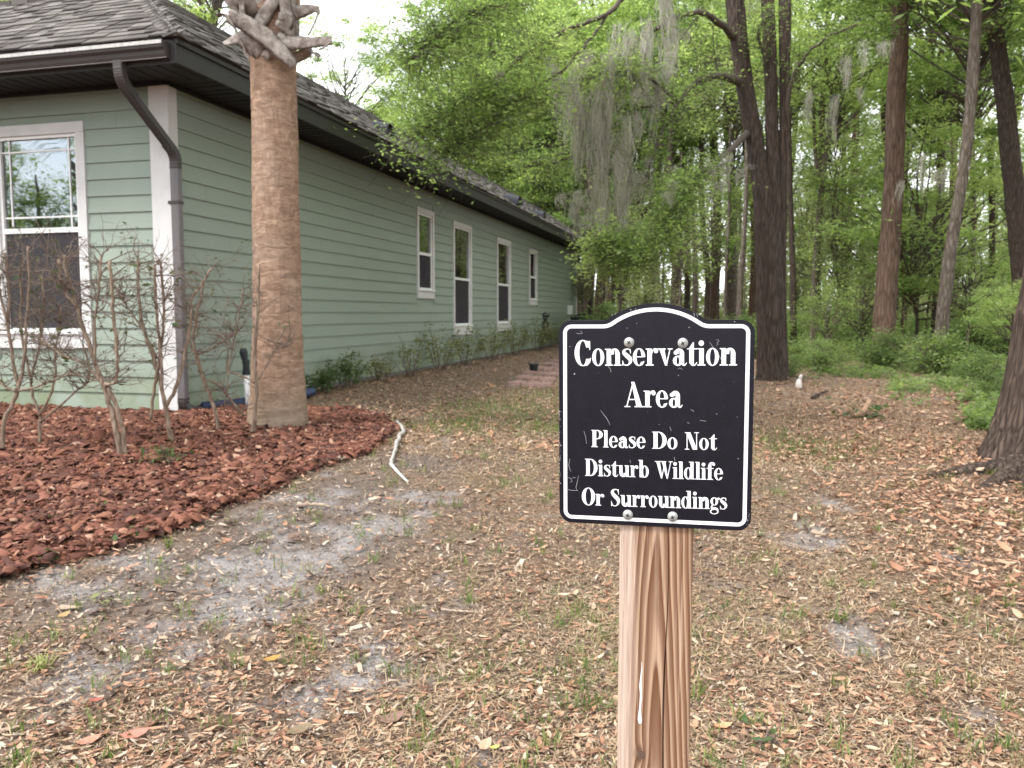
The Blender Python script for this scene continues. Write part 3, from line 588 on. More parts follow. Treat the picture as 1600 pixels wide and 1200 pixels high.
# hose on bracket
hp = toworld((.03, 18.3, .95)); hz = wtag('garden_hose', 'black garden hose coiled on a bracket on the side wall past the last window', 'hose', tuple(hp), -HA)
mb = MB(); mb.box((0, -.1, -.03), (.02, .1, .10)); mb.box((.02, -.03, 0), (.18, .03, .03)); mb.box((.16, -.06, -.02), (.18, .06, .08)); mb.build('bracket', m_black, hz)
P = [(.06+.08*math.sin(k*.7), (.13+.02*math.sin(k*1.9))*math.sin(k*.35), -.16-(.21+.02*math.cos(k*.8))*math.cos(k*.35)+.05*math.sin(k*.13)) for k in range(90)]
V, F = tube(P, .013, 6); obj('hose_coil', V, F, m_black, hz, smooth=True)
# cleanout pipe and drain hose by the palm
p = toworld((.20, .2, 0)); px_ = at(386, 628, 9.35); gp = (px_[0], px_[1], gz_at(px_))
cp = wtag('cleanout_pipe', 'white upright pipe with black fitting between the palm and the wall', 'pipe', gp, -HA)
V, F = tube([(.03, 0, -.05), (.01, 0, .2), (0, 0, .42)], [.036, .034, .034], 14); obj('pipe', V, F, m_vinyl, cp, smooth=True)
V, F = tube([(0, 0, .40), (0, 0, .44), (0, 0, .441), (0, 0, .53), (0, 0, .531), (0, 0, .56), (-.01, 0, .561), (-.03, 0, .66), (-.035, 0, .70)], [.044, .044, .036, .036, .042, .042, .034, .046, .03], 14); obj('fitting', V, F, m_black, cp)
dh_p = [toworld((dsx+.06, dsy+.24, -.02)), toworld((.30, .50, -.0)), toworld((.5, .9, .0)), toworld((.62, 1.5, 0)), toworld((.5, 2.1, 0))]
dh_p = [np.array([q[0], q[1], gz_at(q)+.07]) for q in dh_p]; Ps = spline(dh_p, 30); R = np.array([.055 if k % 2 else .047 for k in range(len(Ps))])
V, F = tube(Ps, R, 12); dh = obj('drain_hose', V, F, simple('blue_black_plastic', (.022, .035, .085), .45, .4), smooth=False); tag(dh, 'dark blue corrugated drain hose lying behind the palm base', 'drain hose')
# tipped black pot on the leaves
g = G(834, 583); pot = wtag('plant_pot', 'small black plastic pot lying beside the brick path', 'plant pot', (g[0], g[1], g[2]+.005), .5)
V, F = tube([(0, 0, .0), (0, 0, .15), (0, 0, .151), (0, 0, .18), (0, 0, .179), (0, 0, .02)], [.065, .09, .1, .1, .09, .06], 16); o = obj('pot_wall', V, F, m_black, pot); 
V, F = tube([(-.1, 0, .17), (-.13, 0, .2), (-.1, 0, .22)], .012, 6); obj('pot_handle', V, F, m_black, pot)
# brick path
path = tag(empty('brick_path', tuple(G(835, 590)), -HA*.6), 'short path of pink bricks in the leaves beside the house', 'path', kind='structure'); path['kind'] = 'structure'
m_brick = simple('pink_brick', (.34, .225, .20), .85, .15, .35, 7, .4); bmesh_ = None
mb = MB(); mb.box((-.1, -.048, 0), (.1, .048, .05)); V, F, R = mb.get(); bmesh_ = mesh('brick', V, F, m_brick)
orig = np.array(path.location)
for pi_, (px, py) in enumerate(((826, 601), (834, 592), (843, 585), (858, 578), (868, 571), (880, 565))):
    gp_ = G(px, py); q0 = gp_-orig; ca_, sa_ = math.cos(HA*.6), math.sin(HA*.6); bx0, by0 = q0[0]*ca_-q0[1]*sa_, q0[0]*sa_+q0[1]*ca_
    for k_ in range(12):
        if random.random() < .12: continue
        lx = bx0+(k_ % 3-1)*.212+random.uniform(-.01, .01)+(.06 if k_//3 % 2 else 0); ly = by0+(k_//3-1.5)*.105+random.uniform(-.008, .008)
        wx = orig[0]+lx*ca_+ly*sa_; wy = orig[1]-lx*sa_+ly*ca_
        o = link('brick', bmesh_, path, (lx, ly, gz_at((wx, wy))-orig[2]-.012+random.uniform(0, .012)), (random.uniform(-.03, .03), random.uniform(-.03, .03), random.uniform(-.06, .06)))
# ================================================================ THE SIGN ON ITS POST
SY, SP, SR = -0.21410333, 0.02279909, -0.00523872; SO = np.array([.17301419, 1.0, 1.36495231]); SWD, SHT = .22261961, .24428665
def _r(a, ax): return np.array(Matrix.Rotation(a, 3, ax))
SM = _r(SY, 'Z') @ _r(SP, 'X') @ _r(SR, 'Y')
def S(px, py):                                          # a picture place on the sign's face -> its own u, v
    r = ray(px, py); nrm = SM[:, 1]; t = ((SO-CAM)@nrm)/(r@nrm); d = CAM+r*t-SO; return np.array([d@SM[:, 0], d@SM[:, 2]])
def Z4(x, y): return S(860+x/3., 460+y/3.)
sign = tag(empty('conservation_sign', (SO[0], SO[1], 0)), 'black Conservation Area sign with white border screwed to a wooden post', 'sign')
pan_e = empty('sign_panel', (0, 0, SO[2]), parent=sign); pan_e.matrix_local = Matrix.Translation((0, 0, SO[2])) @ Matrix(SM.tolist()).to_4x4()
def arc(cx, cz, r, a0, a1, n): a = np.linspace(a0, a1, n); return [(cx+r*math.cos(t), cz+r*math.sin(t)) for t in a]
def outline():
    w, h = SWD/2, SHT/2; r = .0105; pi = math.pi; cl, cr_ = Z4(270, 143)[0], Z4(722, 138)[0]; cm = (cl+cr_)/2; c = (cr_-cl)/2; sg = .0202; R = (c*c+sg*sg)/(2*sg); cz = h+sg-R
    P = arc(-w+r, -h+r, r, -pi/2, -pi, 9)+arc(-w+r, h-r, r, pi, pi/2, 9)
    th = math.asin(c/R); f = .006
    P += [(cl-f, h)]+[tuple((1-t)**2*np.array((cl-f, h))+2*t*(1-t)*np.array((cl+.000, h))+t*t*np.array((cm-R*math.sin(th-.07), cz+R*math.cos(th-.07)))) for t in (.25, .5, .75)]
    P += [(cm+R*math.sin(t), cz+R*math.cos(t)) for t in np.linspace(-th+.07, th-.07, 31)]
    P += [tuple((1-t)**2*np.array((cr_+f, h))+2*t*(1-t)*np.array((cr_, h))+t*t*np.array((cm+R*math.sin(th-.07), cz+R*math.cos(th-.07)))) for t in (.75, .5, .25)]+[(cr_+f, h)]
    P += arc(w-r, h-r, r, pi/2, 0, 9)+arc(w-r, -h+r, r, 0, -pi/2, 9); return np.array(P)
OL = outline()
def offs(P, d):
    T = np.roll(P, -1, 0)-np.roll(P, 1, 0); T /= np.linalg.norm(T, axis=1)[:, None]+1e-12; return P+np.stack([-T[:, 1], T[:, 0]], -1)*d
M = Mat('black_sign_face'); n = M.noise(60., None, 4, .7); n2 = M.noise(900., None, 2); c = M.mix(M.ramp(n, (.45, 0.), (.8, .6)), (.006, .006, .011), (.013, .013, .020))
c = M.mix(M.ramp(n2, (.66, 0.), (.74, .35)), c, (.07, .07, .085)); m_signf = M.pr(c, .3, .28, M.bump(n2, .05, .0004))
m_signw = simple('white_reflective', (.80, .82, .86), .35, .5, .05, 60, .05, .0005); m_alu = simple('bare_aluminium', (.5, .5, .5), .35, .5, .2, 80, .05, .0005, 1.)
PO = offs(OL, .0053); n = len(PO); fz, bz = -.0000, .0020
V = [(p[0], fz, p[1]) for p in PO]+[(p[0], bz, p[1]) for p in PO]
F = [tuple(range(n)), tuple(range(2*n-1, n-1, -1))]+[(i, n+i, n+(i+1) % n, (i+1) % n) for i in range(n)]
pl = link('plate', mesh('plate', V, F, mats=[m_signf, m_alu], midx=[0]+[1]*(n+1)), pan_e)
I_, O_ = offs(OL, -.0046), offs(OL, -.0000)
V = [(p[0], -.00015, p[1]) for p in O_]+[(p[0], -.00015, p[1]) for p in I_]; F = [(i, (i+1) % n, n+(i+1) % n, n+i) for i in range(n)]
obj('border_line', V, F, m_signw, pl)
# ---- the lettering: a bold modern serif drawn as signed fields, cut out by marching squares
GS = .02; gxs = np.arange(-.12, 1.22, GS); gys = np.arange(-.36, 1.14, GS); gX, gY = np.meshgrid(gxs, gys)
def bx(a, b, c, d): return np.maximum(np.abs(gX-(a+c)/2)-abs(c-a)/2, np.abs(gY-(b+d)/2)-abs(d-b)/2)
def el(cx, cy, rx, ry): return (np.sqrt(((gX-cx)/rx)**2+((gY-cy)/ry)**2)-1)*min(rx, ry)
def un(*a): r = a[0]; [r := np.minimum(r, b) for b in a[1:]]; return r
def sub(a, *bs):
    for b in bs: a = np.maximum(a, -b)
    return a
def both(a, b): return np.maximum(a, b)
def ring(cx, cy, rx, ry, tx, ty): return sub(el(cx, cy, rx, ry), el(cx, cy, rx-tx, ry-ty))
def pg(*P):
    r = None; ar = sum(P[i][0]*P[(i+1) % len(P)][1]-P[(i+1) % len(P)][0]*P[i][1] for i in range(len(P)))
    if ar < 0: P = P[::-1]
    for i in range(len(P)):
        (a, b), (c, d) = P[i], P[(i+1) % len(P)]; l = math.hypot(c-a, d-b); v = ((gX-a)*(d-b)-(gY-b)*(c-a))/l; r = v if r is None else np.maximum(r, v)
    return r
def stk(P, Wd, sp=True):
    P = np.array(P, float); Wd = np.array(Wd, float)
    if sp: Q = spline(np.c_[P, Wd], 6); P, Wd = Q[:, :2], Q[:, 2]
    r = None
    for i in range(len(P)-1):
        a, b = P[i], P[i+1]; d = b-a; t = np.clip(((gX-a[0])*d[0]+(gY-a[1])*d[1])/(d@d+1e-12), 0, 1)
        v = np.hypot(gX-a[0]-t*d[0], gY-a[1]-t*d[1])-(Wd[i]+(Wd[i+1]-Wd[i])*t)/2; r = v if r is None else np.minimum(r, v)
    return r
x_ = .665; s_ = .042; xt = x_-s_
GL = {
 'o': (.54, lambda: ring(.26, .332, .25, .347, .15, .038)),
 'n': (.68, lambda: un(bx(.07, 0, .25, x_), bx(0, 0, .32, s_), bx(0, xt, .1, x_), bx(.43, 0, .61, .45), bx(.36, 0, .68, s_), both(ring(.40, .44, .21, .237, .18, .05), -(gY-.44)), )),
 'u': (.68, lambda: un(bx(.07, .2, .25, x_), bx(0, xt, .1, x_), bx(.43, 0, .61, x_), bx(.36, xt, .45, x_), bx(.6, 0, .68, s_), both(ring(.28, .225, .21, .237, .18, .05), gY-.225))),
 'r': (.50, lambda: un(bx(.07, 0, .25, x_), bx(0, 0, .33, s_), bx(0, xt, .1, x_), stk([(.23, .42), (.28, .58), (.36, .645), (.43, .62)], [.03, .045, .06, .1]), el(.415, .565, .085, .085))),
 's': (.45, lambda: un(stk([(.37, .53), (.32, .63), (.22, .65), (.12, .6), (.10, .5), (.22, .385), (.34, .27), (.36, .15), (.28, .04), (.18, .015), (.09, .05), (.045, .17)], [.03, .035, .045, .09, .14, .175, .17, .12, .055, .04, .035, .03]), pg((.335, .66), (.375, .66), (.375, .46), (.355, .46)), pg((.035, .0), (.075, 0), (.055, .22), (.035, .22)))),
 'e': (.53, lambda: un(sub(ring(.26, .332, .25, .347, .15, .038), bx(.28, .15, .6, .335)), bx(.12, .325, .46, .362), stk([(.46, .17), (.40, .06), (.3, .015)], [.03, .045, .05]))),
 'c': (.5, lambda: ring(.26, .33, .25, .345, .15, .04)),
 'v': (.57, lambda: un(pg((.04, x_), (.245, x_), (.37, .0), (.28, 0)), stk([(.335, .04), (.475, x_-.02)], [.045, .04], False), bx(-.02, xt, .31, x_), bx(.38, xt, .58, x_))),
 'a': (.57, lambda: un(bx(.29, .08, .465, .5), both(ring(.275, .46, .19, .205, .175, .045), -(gY-.46)), el(.135, .50, .085, .08), ring(.22, .185, .20, .2, .145, .045), stk([(.40, .10), (.44, .03), (.50, .02), (.56, .1)], [.12, .08, .05, .03]))),
 't': (.42, lambda: un(bx(.10, .13, .28, .68), pg((.28, .90), (.245, .90), (.06, .64), (.28, .64)), bx(.0, xt, .41, x_), stk([(.19, .13), (.23, .045), (.32, .02), (.40, .12)], [.18, .11, .05, .03]))),
 'i': (.33, lambda: un(bx(.07, 0, .25, x_), bx(0, 0, .32, s_), bx(0, xt, .1, x_), el(.15, .86, .105, .105))),
 'l': (.33, lambda: un(bx(.07, 0, .25, 1.), bx(0, 0, .32, s_), bx(0, 1-s_, .1, 1.))),
 'd': (.64, lambda: un(sub(ring(.25, .332, .24, .347, .15, .04), bx(.40, 0, .7, .1), bx(.40, .57, .7, .7)), bx(.37, 0, .55, 1.), bx(.28, 1-s_, .4, 1.), bx(.54, 0, .62, s_))),
 'b': (.62, lambda: un(sub(ring(.36, .332, .24, .347, .15, .04), bx(0, 0, .2, .1), bx(0, .57, .2, .7)), bx(.07, 0, .25, 1.), bx(0, 1-s_, .1, 1.))),
 'g': (.55, lambda: un(ring(.25, .44, .22, .23, .14, .035), el(.50, .60, .065, .06), stk([(.38, .60), (.44, .635), (.5, .62)], [.03, .03, .04]), ring(.25, -.14, .245, .15, .07, .04), stk([(.16, .23), (.09, .13), (.16, .045), (.34, .03), (.44, -.03)], [.04, .08, .13, .14, .10]))),
 'f': (.42, lambda: un(bx(.09, 0, .27, .82), bx(.02, 0, .37, s_), bx(.0, xt, .40, x_), stk([(.18, .80), (.22, .93), (.31, .98), (.40, .955)], [.18, .11, .05, .06]), el(.40, .88, .08, .08))),
 'C': (.73, lambda: un(sub(ring(.36, .5, .35, .52, .20, .042), bx(.46, .27, .9, .72)), pg((.61, .98), (.66, .98), (.66, .62), (.63, .62)), stk([(.68, .30), (.62, .12), (.5, .015)], [.03, .045, .05]), both(stk([(.5, .985), (.6, .88), (.645, .7)], [.05, .08, .03]), gY-.98))),
 'A': (.80, lambda: un(stk([(.10, .03), (.35, .93)], [.045, .05], False), pg((.29, 1.02), (.42, 1.02), (.74, 0), (.51, 0)), bx(.2, .29, .56, .33), bx(0, 0, .25, s_), bx(.42, 0, .83, s_))),
 'P': (.67, lambda: un(bx(.07, 0, .28, 1.), bx(0, 0, .37, s_), bx(0, 1-s_, .4, 1.), both(ring(.34, .735, .31, .265, .20, .042), -(gX-.34)), bx(.27, 1-s_, .35, 1.), bx(.27, .47, .35, .47+s_))),
 'D': (.77, lambda: un(bx(.07, 0, .28, 1.), bx(0, 1-s_, .33, 1.), bx(0, 0, .33, s_), both(ring(.31, .5, .43, .5, .21, s_), -(gX-.31)))),
 'N': (.76, lambda: un(bx(.10, 0, .145, 1.), pg((.07, 1.), (.30, 1.), (.66, 0), (.60, 0), (.43, .0+.0)), bx(.61, 0, .655, 1.), bx(0, 0, .25, s_), bx(0, 1-s_, .2, 1.), bx(.50, 1-s_, .76, 1.))),
 'O': (.76, lambda: ring(.38, .5, .37, .52, .21, .042)),
 'S': (.60, lambda: un(stk([(.48, .80), (.42, .95), (.29, .985), (.16, .92), (.12, .78), (.26, .60), (.44, .42), (.48, .24), (.39, .07), (.26, .015), (.13, .07), (.055, .26)], [.03, .045, .05, .12, .18, .225, .22, .16, .07, .04, .045, .03]), pg((.45, 1.), (.50, 1.), (.50, .68), (.475, .68)), pg((.04, .0), (.09, 0), (.065, .32), (.04, .32)))),
 'W': (1.0, lambda: un(pg((.05, 1.), (.26, 1.), (.41, 0), (.33, 0)), stk([(.375, .05), (.53, .80)], [.045, .045], False), pg((.37, 1.), (.58, 1.), (.74, 0), (.66, 0)), stk([(.71, .05), (.90, .98)], [.045, .04], False), bx(-.03, 1-s_, .64, 1.), bx(.78, 1-s_, 1.02, 1.)))}
def msq(f):
    Vl = []; Fl = []; ids = {}
    def vid(x, y):
        k = (round(x*5e3), round(y*5e3))
        if k not in ids: ids[k] = len(Vl); Vl.append((x, 0, y))
        return ids[k]
    H, Wd = f.shape
    lo = np.minimum.reduce([f[:-1, :-1], f[1:, :-1], f[:-1, 1:], f[1:, 1:]])
    for j, i in zip(*np.where(lo < 0)):
        c = [(i, j), (i+1, j), (i+1, j+1), (i, j+1)]; v = [f[b, a] for a, b in c]; P = []
        for k in range(4):
            a, b = c[k], c[(k+1) % 4]; va, vb = v[k], v[(k+1) % 4]
            if va < 0: P.append((gxs[a[0]], gys[a[1]]))
            if (va < 0) != (vb < 0): t = va/(va-vb); P.append((gxs[a[0]]+(gxs[b[0]]-gxs[a[0]])*t, gys[a[1]]+(gys[b[1]]-gys[a[1]])*t))
        q = []
        for p in P:
            m = vid(*p)
            if m not in q: q.append(m)
        if len(q) >= 3: Fl.append(tuple(q))
    return Vl, Fl
GM = {ch: (w, mesh('letter', *msq(fn()), m_signw)) for ch, (w, fn) in GL.items() if ch != 'c'}
WORDS = [('Conservation', 113, 334, 873, 333, 118), ('Area', 347, 528, 617, 530, 116), ('Please', 192, 715, 446, 722, 80), ('Do', 477, 723, 596, 725, 80), ('Not', 630, 727, 780, 729, 81),
         ('Disturb', 163, 850, 461, 858, 80), ('Wildlife', 492, 862, 809, 870, 81), ('Or', 147, 986, 251, 990, 80), ('Surroundings', 282, 992, 828, 1008, 80)]
for w_, xa, ya, xb, yb, ch_ in WORDS:
    a, b = Z4(xa, ya), Z4(xb, yb); tot = sum(GM[c][0] for c in w_)-.02; sxx = np.linalg.norm(b-a)/tot
    hgt = abs(Z4(xa, ya)[1]-Z4(xa, ya-ch_)[1]); d = (b-a)/np.linalg.norm(b-a); ang = math.atan2(d[1], d[0]); t = 0
    for c in w_:
        o = link('letter', GM[c][1], pl); p = a+d*t*sxx; o.location = (p[0], -.00025, p[1]); o.rotation_euler = (0, -ang, 0); o.scale = (sxx, 1, hgt); t += GM[c][0]
# scratches and chipped edge
def scratch(P, w=.00045, name='scratch'):
    P = [Z4(*p) for p in P]; V = []
    for i, p in enumerate(P):
        d = P[min(i+1, len(P)-1)]-P[max(i-1, 0)]; d = d/(np.linalg.norm(d)+1e-9); q = np.array([-d[1], d[0]])*w*(.35+.65*math.sin(math.pi*(i+.4)/len(P)))*.5
        V += [(p[0]-q[0], -.0004, p[1]-q[1]), (p[0]+q[0], -.0004, p[1]+q[1])]
    return obj(name, V, [(2*k, 2*k+1, 2*k+3, 2*k+2) for k in range(len(P)-1)], m_scr, pl)
m_scr = simple('scratch_grey', (.42, .42, .45), .5, .3, .3, 400)
for P in ([(262, 328), (272, 338), (281, 350), (285, 366)], [(234, 542), (248, 560), (262, 578), (275, 600), (279, 613)], [(746, 222), (757, 240), (770, 257), (786, 280), (800, 302), (806, 318)], [(776, 214), (788, 212), (790, 220), (780, 226), (786, 234), (778, 240)],
          [(120, 181), (134, 185), (152, 182)], [(140, 172), (150, 178)], [(132, 848), (126, 880), (120, 905), (124, 918)], [(78, 914), (100, 918), (130, 919)], [(80, 856), (96, 862), (102, 876), (92, 880)], [(657, 540), (668, 543), (672, 550)], [(157, 640), (165, 665), (170, 700)], [(88, 245), (96, 244)], [(92, 770), (86, 800), (95, 830)], [(104, 860), (118, 858)],
          [(600, 250), (612, 256)], [(596, 350), (606, 344), (620, 352)], [(640, 600), (652, 604)], [(700, 590), (730, 594)], [(560, 620), (566, 640)], [(670, 86), (676, 96), (674, 104)], [(686, 88), (690, 108)], [(580, 762), (584, 780)], [(372, 775), (376, 790)]): scratch(P, .0004)
mb = MB()
def fleck(x, y, r):
    a = Z4(x, y); k = 6; ph = random.random(); mb.add([(a[0]+r*random.uniform(.5, 1)*math.cos(2*math.pi*(q/k)+ph), -.00045, a[1]+r*random.uniform(.5, 1)*math.sin(2*math.pi*(q/k)+ph)) for q in range(k)], [tuple(range(k))])
fleck(113, 373, .0013)
for x, y in ((377, 72), (400, 68), (360, 158), (405, 136), (863, 128), (650, 155), (530, 70), (560, 74), (290, 95), (305, 90), (925, 700), (915, 480), (780, 560), (875, 575), (510, 610), (600, 380), (880, 770), (700, 1000)): fleck(x, y, random.uniform(.0005, .0009))
for k in range(36): fleck(random.uniform(41, 50), random.uniform(540, 900), random.uniform(.0003, .0009))
for k in range(14): fleck(random.uniform(920, 945), random.uniform(1020, 1080), random.uniform(.0003, .0006))
for k in range(60): fleck(random.uniform(80, 900), random.uniform(170, 1030), random.uniform(.00012, .0003))
o = mb.build('paint_chips', m_scr, pl); o['kind'] = 'stuff'
# screws: pan heads; a raised black cross stands in for the recess's shade
m_zinc = simple('zinc', (.42, .42, .41), .6, .4, .35, 300, .3, .0005, .35)
def screw(px, py):
    u = S(px, py); e = empty('screw', (u[0], 0, u[1]), parent=pan_e); e.rotation_euler = (0, random.uniform(0, 1.5), 0); V = []; rings = [(.0062, -.0004), (.0062, -.0014), (.0050, -.0014), (.0048, -.0024), (.0040, -.0034), (.0026, -.0040), (.0, -.0042)]; n = 20
    for r, y in rings: V += [(r*math.cos(2*math.pi*k/n), y, r*math.sin(2*math.pi*k/n)) for k in range(n)]
    F = [(i*n+j, (i+1)*n+j, (i+1)*n+(j+1) % n, i*n+(j+1) % n) for i in range(len(rings)-1) for j in range(n)]; obj('screw_head', V, F, m_zinc, e, smooth=True)
    c = MB()
    for w, l in ((.0006, .0026), (.0026, .0006)): c.box((-w, -.0046-.0001*(w > l), -l), (w, -.0040, l))
    c.build('recess_shade', m_black, e); return e
for q in ((983, 535), (1067, 536), (981, 804), (1051, 807)): screw(*q)
# the wooden post
PB = S(1024.5, 860); pb = SO+SM[:, 0]*PB[0]; pw = .0452; R3 = np.array([math.cos(SY), math.sin(SY), 0]); N3 = np.array([-math.sin(SY), math.cos(SY), 0])
pc = S(1024.3, 1000); cx_ = float((SO+SM[:, 0]*pc[0]-SO)@R3)
post_top = SO[2]+.112; zs_ = np.linspace(-.06, post_top, 260); V = []; r_ = .0035
prof = [(-pw+r_, 0), (-pw+.0012, .0008), (-pw, .003)]
for z in zs_:
    cr0 = cx_+.012+.0028*math.sin((z-.9)*5.)+.0012*math.sin(z*23)-.0075*sm(1.2, .9, z)*0; cw = (.0006+.0004*math.sin(z*9))*1.25; dp = .006
    f = .0022+.0; w_ = .0003*math.sin(z*40)
    pts = [(cx_-pw, .0045), (cx_-pw+.0010, .0015), (cx_-pw+.0042, 0), (cx_-pw*.5, w_), (cr0-cw*1.4, 0), (cr0-cw*.5, dp), (cr0+cw*.5, dp), (cr0+cw*1.4, 0), (cx_+pw*.7, -w_), (cx_+pw-.0042, 0), (cx_+pw-.0010, .0015), (cx_+pw, .0045), (cx_+pw, .084), (cx_+pw-.004, .0885), (cx_-pw+.004, .0885), (cx_-pw, .084)]
    for a, b in pts: q = R3*a+N3*(b+.0035+.004); V.append((q[0], q[1], z))
m_ = len(pts); F = [(i*m_+j, i*m_+(j+1) % m_, (i+1)*m_+(j+1) % m_, (i+1)*m_+j) for i in range(len(zs_)-1) for j in range(m_)]+[tuple(range((len(zs_)-1)*m_, len(zs_)*m_))]
M = Mat('pressure_treated_pine'); sp = M.n('SeparateXYZ', {0: M.coord()}); sx_, sz_ = sp.outputs[0], sp.outputs[2]
wob = M.math('MULTIPLY', M.math('SUBTRACT', M.noise(1., M.mp((9, 9, 3)), 2), .5), .014)
X1 = M.math('ADD', M.math('SUBTRACT', sx_, cx_*math.cos(SY)+.004), wob)
ax_ = M.math('SQRT', M.math('ADD', M.math('MULTIPLY', X1, X1), .000012))
hz_ = M.math('ADD', M.math('MULTIPLY', M.math('POWER', M.math('MULTIPLY', ax_, 22.), 1.3), 5.6), M.math('MULTIPLY', sz_, 6.2))
kx = M.math('SUBTRACT', sx_, cx_*math.cos(SY)-.0145); kz = M.math('SUBTRACT', sz_, S(1005, 1178)[1]+SO[2])
kd = M.math('SQRT', M.math('ADD', M.math('MULTIPLY', kx, kx), M.math('MULTIPLY', M.math('MULTIPLY', kz, kz), .25)))
kn = M.math('DIVIDE', .0065, M.math('ADD', kd, .004)); hz_ = M.math('ADD', hz_, kn)
fr = M.math('FRACT', hz_); band = M.ramp(fr, (0., .0), (.12, .1), (.3, .6), (.6, .85), (.84, 1.), (.92, .15), (1., .0))
fine = M.noise(1., M.mp((520, 520, 9)), 4, .6); pat = M.noise(1., M.mp((16, 16, 2.2)), 3)
dark = M.mix(pat, (.09, .034, .014), (.165, .070, .031)); light = M.mix(pat, (.50, .35, .25), (.38, .24, .15))
c = M.mix(band, light, dark)
lf_ = M.ramp(M.math('ADD', sx_, M.math('MULTIPLY', wob, .6)), (0, 1.), (1, 1.)); t_ = M.math('SUBTRACT', 0., M.math('SUBTRACT', sx_, cx_*math.cos(SY)-.020))
pale = M.ramp(M.math('MULTIPLY', M.math('ADD', t_, M.math('MULTIPLY', wob, .5)), 60.), (0, 0.), (.55, .72)); c = M.mix(pale, c, M.mix(fine, (.68, .56, .49), (.50, .36, .28)))
c = M.mix(M.ramp(fine, (.42, 0.), (.72, .5)), c, (.12, .062, .036)); c = M.mix(M.ramp(M.noise(1., M.mp((260, 260, 5)), 3), (.55, 0.), (.7, .35)), c, (.62, .46, .35)); c = M.mix(M.ramp(M.noise(1., M.mp((900, 900, 30)), 2), (.66, 0.), (.72, .4)), c, (.12, .07, .05))
knot = M.ramp(kd, (.0018, 1.), (.0038, 0.)); kring = M.ramp(kd, (.0030, 0.), (.0040, .8), (.0055, 0.)); c = M.mix(knot, c, (.13, .075, .05)); c = M.mix(kring, c, (.10, .05, .03))
m_post = M.pr(c, .72, .25, M.bump(M.math('ADD', fine, M.math('MULTIPLY', band, .12)), .45, .0008))
post = obj('post', V, F, m_post, sign)
mkn = MB(); kk = S(1004, 1178); e = empty('knot', (0, 0, 0), parent=post)
def onpost(u, y, z): q = R3*u+N3*(y+.0075); return (q[0], q[1], z)
V = []; n = 14; ku = cx_-.0145; kzv = SO[2]+kk[1]
for r, y in ((.0052, .0004), (.0046, -.0006), (.0034, -.0002), (.002, -.0009), (.0, -.0004)):
    V += [onpost(ku+r*math.cos(2*math.pi*k/n)*(1+.15*math.sin(k*2.3)), y, kzv+r*1.15*math.sin(2*math.pi*k/n)) for k in range(n)]
obj('knot_face', V, [(i*n+j, i*n+(j+1) % n, (i+1)*n+(j+1) % n, (i+1)*n+j) for i in range(4) for j in range(n)], simple('knot_wood', (.12, .075, .055), .7, .3, .6, 400, .6, .001), e)
V = []; P = []
for k in range(16): P.append((1004.5+(.7*math.sin(k*.9))-.15*k, 1034+k*6.4, [.4,.7,1,1.3,1.2,1.5,1.9,1.7,1.4,1.8,1.5,1.2,1.5,2.4,3.4,2.2][k]))
for x, y, w in P:
    for s in (-1, 0, 1): u = S(x+s*w, y); V.append(onpost(float((SM[:, 0]*u[0])@R3)-.0, -.0009 if s == 0 else -.0001, SO[2]+u[1]))
obj('resin_drip', V, [(3*k+a, 3*k+a+1, 3*k+a+4, 3*k+a+3) for k in range(15) for a in (0, 1)], simple('white_resin', (.72, .72, .74), .3, .5, .15, 300), post, smooth=True)
# ================================================================ PALM BY THE CORNER
PY = 8.05; m_palm = None
M = Mat('palm_trunk'); n1 = M.noise(1., M.mp((7, 7, 17)), 6, .68, 1.2); n2 = M.noise(1., M.mp((40, 40, 6)), 3); n3 = M.noise(2., None, 3)
c = M.mix(M.ramp(n1, (.35, 0.), (.65, 1.)), (.185, .115, .08), (.39, .265, .19)); c = M.mix(M.ramp(n2, (.5, 0.), (.75, .5)), c, (.15, .095, .07))
zz = M.n('SeparateXYZ', {0: M.n('NewGeometry').outputs['Position']}).outputs[2]
c = M.mix(M.ramp(zz, (.3, .75), (.9, 0.)) , c, M.mix(n2, (.17, .14, .10), (.30, .25, .18))); c = M.mix(M.ramp(n3, (.5, 0.), (.7, .3)), c, (.36, .30, .24))
m_palm = M.pr(c, .9, .12, M.bump(M.math('ADD', n1, M.math('MULTIPLY', n2, .7)), .8, .02))
trk = [(434, 690, 47.5), (434, 650, 46), (434.5, 620, 43), (434, 580, 40.5), (434, 540, 38.7), (433, 480, 36.8), (432.5, 400, 36), (431, 320, 35.2), (430, 250, 34.7), (429, 180, 34), (427.5, 120, 34), (427, 90, 34), (427, 40, 37), (427, -20, 40), (428, -120, 42), (428, -260, 42)]
pts = np.array([at(a, b, PY) for a, b, _ in trk]); rad = np.array([w/FPX*PY for *_, w in trk]); pr_ = spline(np.c_[pts, rad], 22); NP, ns = len(pr_), 56
palm = tag(empty('palm_tree', tuple(pts[0]*[1, 1, 0]+[0, 0, float(terrain(pts[0][0], PY))])), 'tall palm with bare tan trunk and stubby old leaf bases by the house corner', 'palm tree'); po = np.array(palm.location)
A = np.arange(ns)*2*math.pi/ns; ca, sa = np.cos(A), np.sin(A); Zc = pr_[:, 2][:, None]+0*A
ncoord = np.stack([ca[None]*2.2+0*Zc, sa[None]*2.2+0*Zc, Zc*22], -1); rn = fbm(ncoord, 2, 31); rg = np.abs(np.sin(Zc*34+3.*vnoise(np.stack([ca[None]+0*Zc, sa[None]+0*Zc, Zc*1.5], -1), 3)))**.5
nn = vnoise(np.stack([ca[None]*9+0*Zc, sa[None]*9+0*Zc, Zc*9], -1), 8)
Rr = pr_[:, 3][:, None]*(1+.045*(rn-.5)+.014*(rg-.6)+.05*(nn-.5))
V = np.stack([pr_[:, 0][:, None]+Rr*ca, pr_[:, 1][:, None]+Rr*sa, Zc], -1)-po
